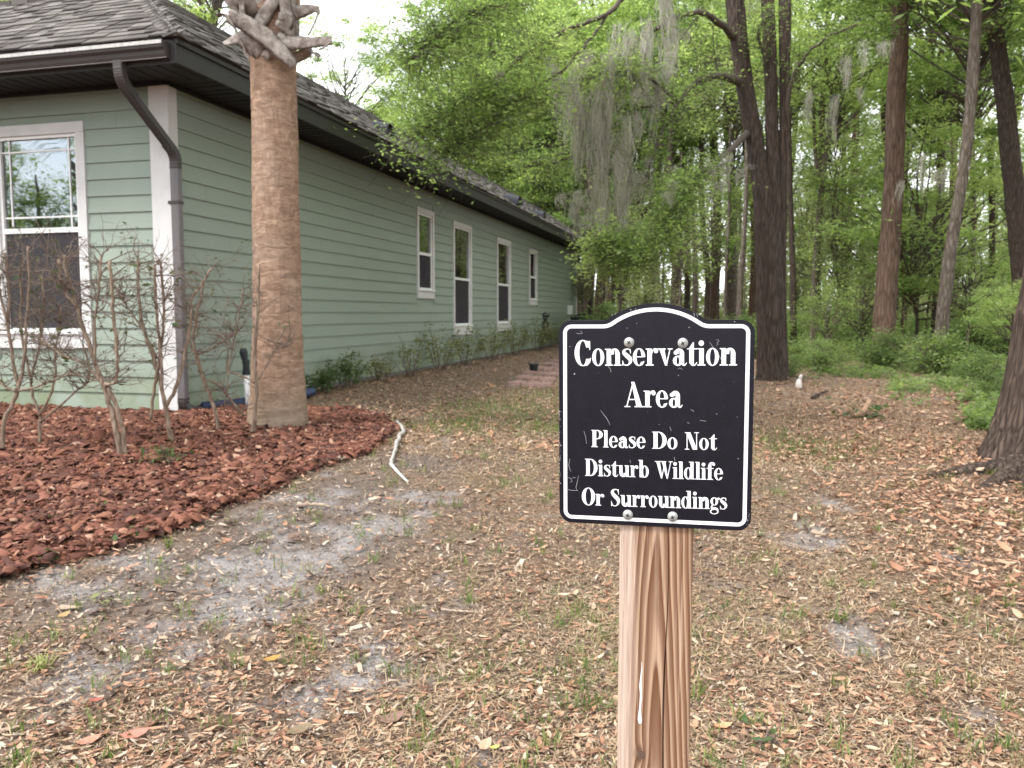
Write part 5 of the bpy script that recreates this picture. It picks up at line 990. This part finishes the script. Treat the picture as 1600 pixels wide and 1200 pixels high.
def foliage(root, Qs, n, spread, size, mat, name='foliage', twl=.6, droop=.25, lo=.25, seed=3, per=16):
    """sprays of leaves on side twigs along the given limbs"""
    r = np.random.default_rng(seed); o = np.array(root.location); nt = max(1, n//per); mb = MB(); C = []; rn = []
    for _ in range(nt):
        Q = Qs[r.integers(len(Qs))]; p = Q[min(len(Q)-1, int(len(Q)*(lo+(1-lo)*r.random())))][:3]; d = r.normal(0, 1, 3)*[1, 1, .6]; d /= np.linalg.norm(d); l = spread*r.uniform(.3, 1.); e = p+d*l-np.array([0, 0, droop*l*r.random()]); m = (p+e)/2+r.normal(0, .08, 3)+[0, 0, .05]; W_ = spline([p, m, e], 4)
        mb.tube(W_-o, np.linspace(.0045, .002, len(W_)), 3, cap=False); t = r.random(per)**.6; i = (t*(len(W_)-1)).astype(int); C.append(W_[i]+r.normal(0, .13*twl/.6, (per, 3))*[1, 1, .6]-o); rn.append(np.clip(r.normal(.5, .2)+.15*r.normal(0, 1, per), 0, 1))
    C = np.concatenate(C); o1 = mb.build('twigs', m_lim, root); o1['kind'] = 'stuff'; V, F = leaves_at(C, size, .85); oo = obj(name, V, F, mat, root, rnd=np.repeat(np.concatenate(rn), 4)); oo['kind'] = 'stuff'; return oo
LB = limbs_px(T1, [[(1160, 130, 17, 15), (1128, 118, 16.5, 11), (1095, 125, 16, 9), (1060, 160, 15.2, 7), (1030, 215, 14.6, 5), (1005, 290, 14.2, 3)], [(1170, 205, 17, 13), (1140, 235, 16.3, 9), (1105, 262, 15.5, 7), (1075, 290, 15, 5), (1050, 340, 14.5, 4), (1020, 392, 14.2, 3)],
    [(1150, -60, 17, 15), (1080, -40, 15.5, 12), (1000, -20, 14, 9), (950, 20, 13.3, 7), (880, 50, 12.8, 6), (833, 76, 12.5, 5), (780, 120, 12.2, 5), (740, 150, 12.0, 4), (690, 180, 11.8, 3), (650, 215, 11.6, 2)], [(1000, -20, 14, 8), (930, -30, 12.6, 6), (850, -25, 11.8, 5), (760, 10, 11.3, 4), (690, 50, 11., 3), (640, 90, 10.8, 2)],
    [(950, 20, 13.3, 5), (900, 90, 12.8, 4), (850, 130, 12.4, 4), (800, 165, 12.2, 3), (745, 205, 12., 2.5), (700, 235, 11.9, 2)], [(1060, 160, 15.2, 6), (1000, 170, 14.6, 4), (940, 210, 14.2, 3), (880, 250, 14, 3), (820, 262, 13.8, 2)], [(1060, 160, 15.2, 5), (1010, 120, 14.2, 4), (960, 110, 13.8, 3), (900, 130, 13.4, 2.5)],
    [(1150, 60, 17, 12), (1100, 20, 16, 9), (1050, 30, 15.4, 7), (990, 70, 15, 5), (930, 140, 14.6, 4), (910, 200, 14.4, 3)], [(1228, 190, 17, 9), (1244, 110, 16.6, 6), (1290, 60, 16, 4), (1340, 40, 15.6, 3)], [(1200, 110, 17, 6), (1185, 50, 16.6, 5), (1205, 20, 16.4, 4)], [(1020, 392, 14.2, 3), (985, 405, 13.9, 2.5), (950, 380, 13.7, 2)]])
foliage(T1, [LB[2], LB[3], LB[4]], 19000, 1.0, .062, m_leafB, seed=4, lo=.45)
foliage(T1, [LB[0], LB[1], LB[5], LB[6], LB[7], LB[10]], 16000, .95, .064, m_leafA, seed=5, lo=.3)
foliage(T1, [LB[1], LB[10]], 9000, .85, .075, m_leafB, seed=6, lo=.55, droop=.5)
foliage(T1, [LB[8], LB[9]], 1500, .6, .055, m_leafA, seed=7)
# Spanish moss
m_moss = leafmat('spanish_moss', (.30, .285, .24), (.44, .42, .36), (.58, .56, .49), .5, (1, 1, .95), 3.)
def moss(label, px, py, Y, L_, w, n, seed, group='Spanish moss hanging from the boughs'):
    r = np.random.default_rng(seed); t = at(px, py, Y); root = tag(empty('spanish_moss', tuple(t)), label, 'moss', group); k = 9; nb_ = max(4, int(n/22)); n = int(n*1.5)
    bx_ = r.normal(0, w*.75, nb_); by_ = r.normal(0, w*.7, nb_); bz_ = r.uniform(-.45, .12, nb_)*L_; bl = L_*np.exp(-(bx_/w)**2*.5)*r.uniform(.18, .75, nb_); bw = r.uniform(.025, .085, nb_); b = r.integers(0, nb_, n)
    u = np.linspace(0, 1, k)[None]; l = bl[b]*r.uniform(.25, 1.1, n); x0 = r.normal(0, 1, n)*bw[b]; y0_ = r.normal(0, 1, n)*bw[b]; tp = 1-.75*u
    ph = r.random((nb_, 1))[b]*6.3; wig = np.cumsum(r.normal(0, .016, (n, k)), 1); xs = bx_[b][:, None]+x0[:, None]*tp+.035*np.sin(u*6+ph)+wig; ys = by_[b][:, None]+y0_[:, None]*tp+np.cumsum(r.normal(0, .016, (n, k)), 1); zs2 = bz_[b][:, None]+r.uniform(-.12, .05, (n, 1))*L_*.4-l[:, None]*u; wd = .0055*np.sin(math.pi*(.15+.8*u))*np.ones((n, 1))
    a = r.random((n, 1))*3.14+np.cumsum(r.normal(0, .5, (n, k)), 1); P = np.stack([xs, ys, zs2], -1); D = np.stack([np.cos(a)*wd, np.sin(a)*wd, 0*wd], -1); V = np.stack([P-D, P+D], 2).reshape(-1, 3); ii = np.arange(n*k*2).reshape(n, k, 2); F = np.stack([ii[:, :-1, 0], ii[:, :-1, 1], ii[:, 1:, 1], ii[:, 1:, 0]], -1).reshape(-1, 4)
    obj('strands', V, F, m_moss, root, rnd=np.repeat(r.random(n), k*2))['kind'] = 'stuff'; return root
for k, (px, py, Y, l, w, n, lb) in enumerate([(925, 110, 13.6, 2.6, .42, 420, 'longest and leftmost grey curtain of moss over the end of the house'), (955, 150, 13.9, 3.1, .34, 420, 'long moss curtain hanging down just beyond the roof corner'), (985, 40, 14.1, 1.9, .40, 380, 'moss curtain high up, right of the longest one'), (1012, 60, 14.6, 2.0, .26, 320, 'dense grey rope of moss hanging from the top of the picture'), (1045, -20, 15, 1.8, .22, 220, 'moss strand nearest the double trunk, hanging from the top edge'),
    (870, 90, 13, 1.3, .3, 200, 'thin moss wisp among the leaves left of the long curtains'), (773, 122, 12.2, .7, .12, 120, 'small moss tuft on the long bough above the roof'), (1000, 250, 14.2, 1.4, .35, 240, 'moss wisp low down right of the long curtain'), (1110, 250, 15.6, 1.2, .4, 200, 'moss wisp on the lowest limb of the double trunk'), (905, 300, 14.3, 1.0, .3, 200, 'faint low moss wisp above the roof corner'),
    (1345, 40, 19, 1.5, .8, 90, 'moss hanging between the double trunk and the reddish trunk'), (1480, 230, 21, 1.8, .8, 90, 'moss hanging beside the leaning trunk at right'), (1290, 150, 22, 1.8, .9, 120, 'grey moss veil deeper in the wood right of the double trunk')]): moss(lb, px, py, Y, l, w, n, 100+k)
# the other trunks one can tell apart
tree('tall reddish-brown straight trunk in the middle right', [(1380, 548, 38), (1381, 500, 36), (1386, 430, 33), (1394, 340, 31), (1398, 250, 30), (1400, 160, 29), (1405, 80, 28), (1408, 0, 26), (1412, -150, 24), (1418, -420, 18)], 23, m_bk2, [(1., 1.5, 15, 'b', 1.2), (2, -1.5, 12.5, 'f', 1.3)], n=24, seed=2, detail=True)
tree('slim brown trunk leaning right, right of the reddish trunk', [(1468, 566, 23), (1473, 500, 21), (1480, 430, 20), (1490, 360, 19), (1502, 290, 18), (1511, 220, 18), (1518, 140, 18), (1523, 60, 17), (1528, -20, 16), (1536, -240, 13)], 20, m_bk3, [(1., 1., 11, 'a', .9)], n=16, seed=3, detail=True)
tree('thick dark trunk behind the leaning one near the right edge', [(1610, 560, 36), (1600, 450, 34), (1591, 360, 32), (1582, 270, 30), (1573, 180, 28), (1562, 100, 26), (1552, 20, 24), (1540, -120, 20)], 22, m_bk, [(-.5, 2., 12, 'b', 1.), (2, 0, 9, 'c', .9)], n=20, seed=4, detail=True)
tree('thin straight dark trunk just right of the big double trunk', [(1240, 534, 11), (1239, 450, 10), (1237, 370, 9), (1234, 280, 9), (1232, 180, 8), (1230, 40, 7)], 26, m_bk, [(0, 1, 9, 'e', 1.)], n=8, seed=5)
tree('slender trunk that forks high, between the double trunk and the reddish one', [(1271, 524, 12), (1273, 440, 11), (1278, 360, 10), (1284, 290, 10), (1290, 240, 9), (1300, 180, 7), (1308, 100, 6)], 27, m_bk3, [(.5, 0, 9, 'e', 1.2)], extra=[[(1283, 300, 7), (1276, 260, 6), (1272, 200, 5), (1270, 120, 4)]], n=8, seed=6)
tree('dark trunk seen behind and left of the reddish one', [(1392, 540, 22), (1393, 420, 21), (1392, 300, 20), (1388, 200, 20), (1386, 120, 20), (1388, 0, 18), (1390, -150, 16)], 31, m_bk, [(0, 0, 16, 'a', 1.3)], n=10, seed=7)
tree('dark trunk with a kink standing behind the sign arch', [(1059, 460, 14), (1056, 440, 14), (1055, 410, 13), (1050, 380, 14), (1048, 350, 11), (1046, 280, 10), (1050, 180, 8)], 32, m_bk, [(0, 1, 11, 'a', .9)], n=10, seed=8)
tree('purple-brown trunk right behind the air conditioner', [(935, 505, 15), (936, 470, 14), (938, 430, 12), (941, 400, 10), (948, 350, 8), (950, 250, 7)], 36, m_bk2, [(0, 1, 11, 'c', 1.)], n=10, seed=9)
tree('dark slim trunk at the far end of the house', [(922, 490, 8), (923, 440, 9), (922, 390, 9), (919, 330, 9), (921, 230, 8)], 34, m_bk, [(1, 1, 11, 'c', 1.)], n=8, seed=10)
tree('dark slim trunk between the house end and the sign arch', [(968, 480, 6), (966, 430, 6), (960, 400, 6), (958, 340, 6), (962, 200, 5)], 38, m_bk, [(0, 0, 11, 'a', 1.1)], n=8, seed=11)
tree('pale thin trunk left of the double trunk', [(1132, 500, 5), (1134, 440, 5), (1137, 380, 5), (1140, 300, 5), (1142, 150, 4)], 30, m_bk3, [(0, 0, 10, 'e', 1.1)], n=8, seed=12)
tree('second thin dark trunk left of the double trunk', [(1155, 500, 11), (1158, 430, 9), (1163, 360, 8), (1166, 300, 7), (1168, 150, 6)], 29, m_bk3, [(0, 1, 10, 'f', 1.1)], n=8, seed=13)
tree('slim dark trunk over the right half of the sign', [(1073, 480, 10), (1074, 420, 9), (1073, 360, 9), (1070, 260, 8), (1072, 100, 6)], 40, m_bk, [(0, 1, 12, 'b', 1.)], n=8, seed=14)
tree('dark trunk right over the right sign shoulder', [(1104, 490, 9), (1106, 430, 9), (1100, 370, 9), (1096, 300, 8), (1096, 120, 6)], 36, m_bk, [(0, 1, 12, 'a', 1.)], n=8, seed=15)
tree('dark straight trunk between the leaning trunk and the big oak, near the right edge', [(1549, 545, 11), (1549, 480, 10), (1550, 400, 9), (1550, 320, 9), (1546, 200, 8)], 27, m_bk, [(0, 2, 10, 'c', 1.)], n=8, seed=16)
tree('thin dark trunk behind the leaning one', [(1461, 520, 14), (1466, 440, 14), (1468, 360, 13), (1470, 240, 12), (1470, 80, 10)], 30, m_bk, [(0, 1, 12, 'b', 1.1)], n=10, seed=17)
tree('thin grey trunk between the leaning trunk and the dark straight one', [(1519, 530, 8), (1520, 460, 8), (1521, 380, 7), (1522, 260, 6)], 33, m_bk3, [(0, 1, 10, 'e', 1.3)], n=8, seed=18)
# big oak cut by the right edge
T5 = tree('huge furrowed oak trunk with spreading root flare cut by the right edge', [(1628, 800, 330), (1632, 760, 235), (1648, 700, 205), (1662, 640, 185), (1676, 560, 176), (1688, 480, 172), (1698, 400, 168), (1708, 300, 164), (1718, 180, 160), (1728, 40, 156), (1740, -140, 150), (1760, -420, 140), (1790, -800, 120)], 7.6, m_bk5, [(2.5, 1.5, 8.5, 'a', 1.2), (4.5, -2.5, 9.5, 'b', .9)], n=190, seed=21, detail=True, rough=.07, below=False)
o5 = np.array(T5.location)
for P in ([(1600, 730, 46, 0), (1560, 735, 34, .15), (1520, 738, 24, .3), (1480, 742, 15, .45), (1438, 748, 7, .6)], [(1600, 740, 44, .1), (1570, 752, 30, .25), (1545, 760, 16, .4), (1525, 766, 6, .5)], [(1640, 745, 70, .3), (1640, 770, 50, .5), (1630, 790, 24, .7)]):
    Q = [];
    for a, b, w, d in P: g = G(a, b); Q.append([g[0], g[1]-.0, g[2]-.15*w/FPX*7.2, w/FPX*7.2*.70])
    Q = spline(np.array(Q), 10); Q[:, :3] += rng.normal(0, .004, (len(Q), 3)); V, F = tube(Q[:, :3]-o5, Q[:, 3], 12); obj('root', V, F, m_bk5, T5, smooth=True)
# woods behind: many trunks, crowns at every height
R2 = random.Random(11); rs = random.Random(3); used = []
def bgtree(px, Y, wm, h, keys, label, group, lean=0, nm='tree', s=1.):
    X0 = (px-800)/FPX*Y; g = np.array([X0, Y, float(terrain(X0, Y))]); root = tag(empty(nm, tuple(g)), label, 'tree', group); r = np.random.default_rng(int(px*7+Y*13) % 99991)
    P = np.array([[0, 0, -.2], [0, 0, .3], [.1*lean*h*.3+r.normal(0, .1), 0, h*.3], [lean*h*.35+r.normal(0, .2), r.normal(0, .2), h*.6], [lean*h*.6, 0, h]]); Rr = np.array([1.5, 1.1, .95, .75, .3])*wm*.5
    V, F = trunkmesh(P, Rr, None, 8, np.zeros(3), .12, int(px) % 17); obj('trunk', V, F, rs.choice((m_bk, m_bk3, m_bk, m_bk2)), root, smooth=True)
    for cz, key, sc, dx in keys: me, lm = CR[key]; rr = R2.random()*6.28; link('crown', me, root, (dx+lean*cz*.6, R2.uniform(-.5, .5), cz), (0, 0, rr), (sc, sc, sc)); link('limbs', lm, root, (dx+lean*cz*.6, 0, cz), (0, 0, rr), (sc, sc, sc))
    return root
# tall trees
for k in range(42):
    px = R2.uniform(880, 1720); Y = R2.uniform(33, 84); 
    if 1170 < px < 1236 and Y < 30: px += 80
    h = R2.uniform(14, 22); kk = R2.choice('aabbdc')
    keys = [(h*.78, kk, R2.uniform(.7, 1.0), 0)]
    if R2.random() < .45: keys.append((h*.45, R2.choice('dfea'), R2.uniform(.8, 1.2), R2.uniform(-1.5, 1.5)))
    bgtree(px, Y, R2.uniform(.16, .5), h, keys, 'one of the many dark trunks standing deep in the wood behind the yard', 'trees deep in the wood', R2.uniform(-.06, .06))
# small understorey trees with foliage from the ground up
for k in range(28):
    px = R2.uniform(900, 1700); Y = R2.uniform(22, 60); h = R2.uniform(3.5, 8)
    if 1170 < px < 1240 and Y < 28: px += 100
    bgtree(px, Y, R2.uniform(.06, .12), h, [(h*.62, R2.choice('eeffc'), h/8*R2.uniform(.8, 1.15), 0)], 'one of the small leafy trees filling the space under the tall ones', 'understorey trees', R2.uniform(-.12, .12), 'sapling')
# trees behind the house
for px, Y, h, kk, sc, lb in ((545, 42, 14.5, 'a', .95, 'pale yellow-green tree rising alone behind the roof right of the palm'), (-20, 30, 13, 'c', 1., 'light green tree top over the roof at the top left corner'), (350, 34, 15.5, 'a', .9, 'small tree top showing over the roof just left of the palm crown'), (660, 48, 13, 'a', 1.2, 'green tree over the middle of the roof, under the long bough'), (722, 40, 15, 'c', 1.2, 'bright green tree behind the roof left of centre'),
      (770, 50, 20, 'b', 1.3, 'tall tree with a dark trunk behind the roof, upper centre'), (812, 38, 13, 'c', 1.1, 'leafy tree behind the far part of the roof'), (850, 46, 19, 'a', 1.3, 'tall green tree behind the far end of the roof'), (875, 36, 12, 'a', 1.0, 'tree close behind the far roof corner'), (905, 50, 20, 'a', 1.4, 'tall tree behind the moss curtains'), (805, 60, 21, 'b', 1.4, 'far tall tree in the upper centre')):
    bgtree(px, Y, .3 if px > 600 else .1, h, [(h*(.72 if px > 600 else .86 if px > 500 else .95), kk, sc, 0), (h*.45, R2.choice('ac'), sc*.9, R2.uniform(-1, 1)), (h*.92, R2.choice('ac'), sc*.9, R2.uniform(-2, 2))][:1 if px < 600 else 3], lb, None)
# more wood past the right edge: unseen trees added to shade the side wall
for k, (X0, Y, h, kk) in enumerate([(9.5, -1, 12, 'a'), (12.5, 4, 13, 'b'), (9.5, -7, 13, 'b'), (15, 9, 14, 'a'), (14, -4, 13, 'a'), (18, 3, 14, 'b'), (17, 15, 14, 'a'), (20, 10, 14, 'b'), (8, -13, 12, 'a')]):
    bgtree(800+FPX*X0/Y if abs(Y) > .1 else 0, Y, .4, h, [(h*.8, kk, 1.15, 0)], 'one of the unseen trees added beyond the right edge to shade the house', 'unseen trees added beyond the right edge')
# what the front window mirrors: a palm in the front yard and a line of trees beyond it
p2 = palm.copy(); COL.objects.link(p2); p2.location = (-12.25, 3.8, .3); p2['label'] = 'second palm in the front yard, seen only mirrored in the window'; p2.rotation_euler = (0, 0, 1.9)
for ch in list(palm.children): c = ch.copy(); COL.objects.link(c); c.parent = p2
p2.scale = (1, 1, .78)
for k, (X0, Y, h, kk) in enumerate([(-30, -2, 8, 'a'), (-27, -8, 8, 'b'), (-31, 4, 9, 'a'), (-24, -13, 8, 'a'), (-34, -5, 10, 'b'), (-33, 9, 9, 'a'), (-36, 1, 10, 'c'), (-29, -16, 10, 'b'), (-29, -5, 7, 'a'), (-32, 1, 7, 'b')]): bgtree(800+FPX*X0/Y, Y, .3, h, [(h*.58, kk, 1.1, 0), (h*.3, 'a', 1., 1)], 'one of the trees across the front yard, behind the camera, mirrored in the window', 'trees mirrored in the window')
# bright leafy saplings one can pick out
for px, py, Y, s, key, lb in ((1345, 470, 25, .75, 'e', 'bright green sapling left of the reddish trunk'), (1290, 490, 24, .5, 'e', 'low bright sapling right of the double trunk'), (1510, 440, 24, .7, 'e', 'bright sapling between the leaning trunk and the oak'), (1580, 485, 18, .28, 'c', 'broad-leaved sapling close to the oak at the right edge'), (1430, 330, 26, 1.1, 'c', 'dense green tree between the reddish trunk and the leaning one'), (1010, 445, 30, .8, 'f', 'bushy small tree behind the sign arch')):
    X0 = (px-800)/FPX*Y; z = float(terrain(X0, Y)); c = at(px, py, Y); root = tag(empty('sapling', (X0, Y, z)), lb, 'tree'); V, F = tube([(0, 0, -.1), (.03, 0, (c[2]-z)*.5), (0, 0, c[2]-z)], [.05, .04, .02], 6); obj('trunk', V, F, m_bk3, root)
    link('crown', CR[key][0], root, (0, 0, c[2]-z), (0, 0, px), (s,)*3); link('limbs', CR[key][1], root, (0, 0, c[2]-z), (0, 0, px), (s,)*3)
# undergrowth shrubs
def ush(px, py, Y, s, key, lb, group=None):
    X0 = (px-800)/FPX*Y; z = float(terrain(X0, Y)); root = tag(empty('undergrowth_shrub', (X0, Y, z)), lb, 'shrub', group); a = R2.random()*6.28; h = .45*s
    link('leaves', CR[key][0], root, (0, 0, h), (0, 0, a), (s, s, s*.9)); link('stems', CR[key][1], root, (0, 0, h), (0, 0, a), (s, s, s)); return root
for px, Y, s, key, lb in ((1285, 19.5, .75, 'v', 'dark green shrub right of the double trunk base'), (1385, 20.5, .9, 'u', 'shrub round the foot of the reddish trunk'), (1250, 21, .6, 'u', 'small shrub behind the double trunk, right side'), (1234, 17.8, .45, 'v', 'ivy-like clump on the right foot of the double trunk'), (1540, 16, .6, 'u', 'shrub left of the oak among the ground cover'), (1470, 18.5, .9, 'u', 'shrub at the foot of the leaning trunk'), (1560, 13, .45, 'v', 'green shrub touching the left side of the oak'), (1000, 26, 1.1, 'u', 'shrub just behind the top of the sign'), (1140, 25, 1., 'u', 'shrub left of the double trunk base'), (955, 27, 1., 'v', 'shrub to the right of the air conditioner')): ush(px, 0, Y, s, key, lb)
for k in range(60):
    px = R2.uniform(915, 1700); Y = R2.uniform(20, 58)
    if Y < 26: Y += 6
    ush(px, 0, Y, R2.uniform(.6, 1.5), R2.choice('uvu'), 'one of the low leafy shrubs scattered over the forest floor', 'forest floor shrubs')
# ground cover at right
n = 80000; px = rng.uniform(1225, 1760, n); Y = 9.5*(26/9.5)**rng.random(n); x = (px-800)/FPX*Y; z = terrain(x, Y); py = 490+(1.5-z)*FPX/Y
edge = 580+np.clip((px-1250)/300, 0, 1.2)*105+10*np.sin(px*.05)+70*(fb2(x*1.2, Y*1.2, 3, 2)-.5); pat = fb2(x*.9, Y*.9, 3, 40); k = (py < edge) & (pat > .30+.22*rng.random(n)+.12*sm(45, 0, edge-py)) & (fb2(x*4, Y*4, 2, 41) > .34+.22*sm(35, 0, edge-py)*rng.random(n))
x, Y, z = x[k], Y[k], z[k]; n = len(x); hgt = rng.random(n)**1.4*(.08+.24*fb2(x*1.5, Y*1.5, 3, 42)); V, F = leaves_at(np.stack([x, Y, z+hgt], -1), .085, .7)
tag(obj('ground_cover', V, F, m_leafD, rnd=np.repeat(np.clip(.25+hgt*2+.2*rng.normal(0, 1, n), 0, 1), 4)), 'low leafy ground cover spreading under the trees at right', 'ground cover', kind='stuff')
# the far wood, one mass
n = 170000; th_ = rng.uniform(-.36, .82, n); D = rng.uniform(78, 120, n); x = D*np.sin(th_); y = D*np.cos(th_); top = 7+17*fb2(th_*22, D*.05, 4, 77); z = rng.random(n)**1.35*top; k = fb2(th_*60, z*.45, 3, 78) > .36-.4*(z < 4); x, y, z = x[k], y[k], z[k]
V, F = leaves_at(np.stack([x, y, z], -1), .55, 1.1); tag(obj('far_wood', V, F, m_leafC, rnd=np.repeat(rng.random(len(x)), 4)), 'far-off foliage closing the view between the trunks', 'woods', kind='stuff')
V = []; F = []
for k in range(170):
    t = rng.uniform(-.3, .8); D = rng.uniform(60, 105); w = rng.uniform(.1, .3); q = np.array([D*math.sin(t), D*math.cos(t), 0]); a, b = tube([q, q+[rng.normal(0, .4), 0, rng.uniform(7, 14)]], [w, w*.6], 5, False); F += [tuple(i+len(V) for i in f) for f in b]; V += a.tolist()
tag(obj('far_trunks', V, F, m_bk3), 'thin far trunks too many to count in the depth of the wood', 'woods', kind='stuff')
for o in bpy.data.objects:
    if o.type == 'MESH' and not o.data.materials: print('no material', o.name)
print('objects', len(bpy.data.objects), 'tris', sum(len(m.loops)-2*len(m.polygons) for m in bpy.data.meshes))
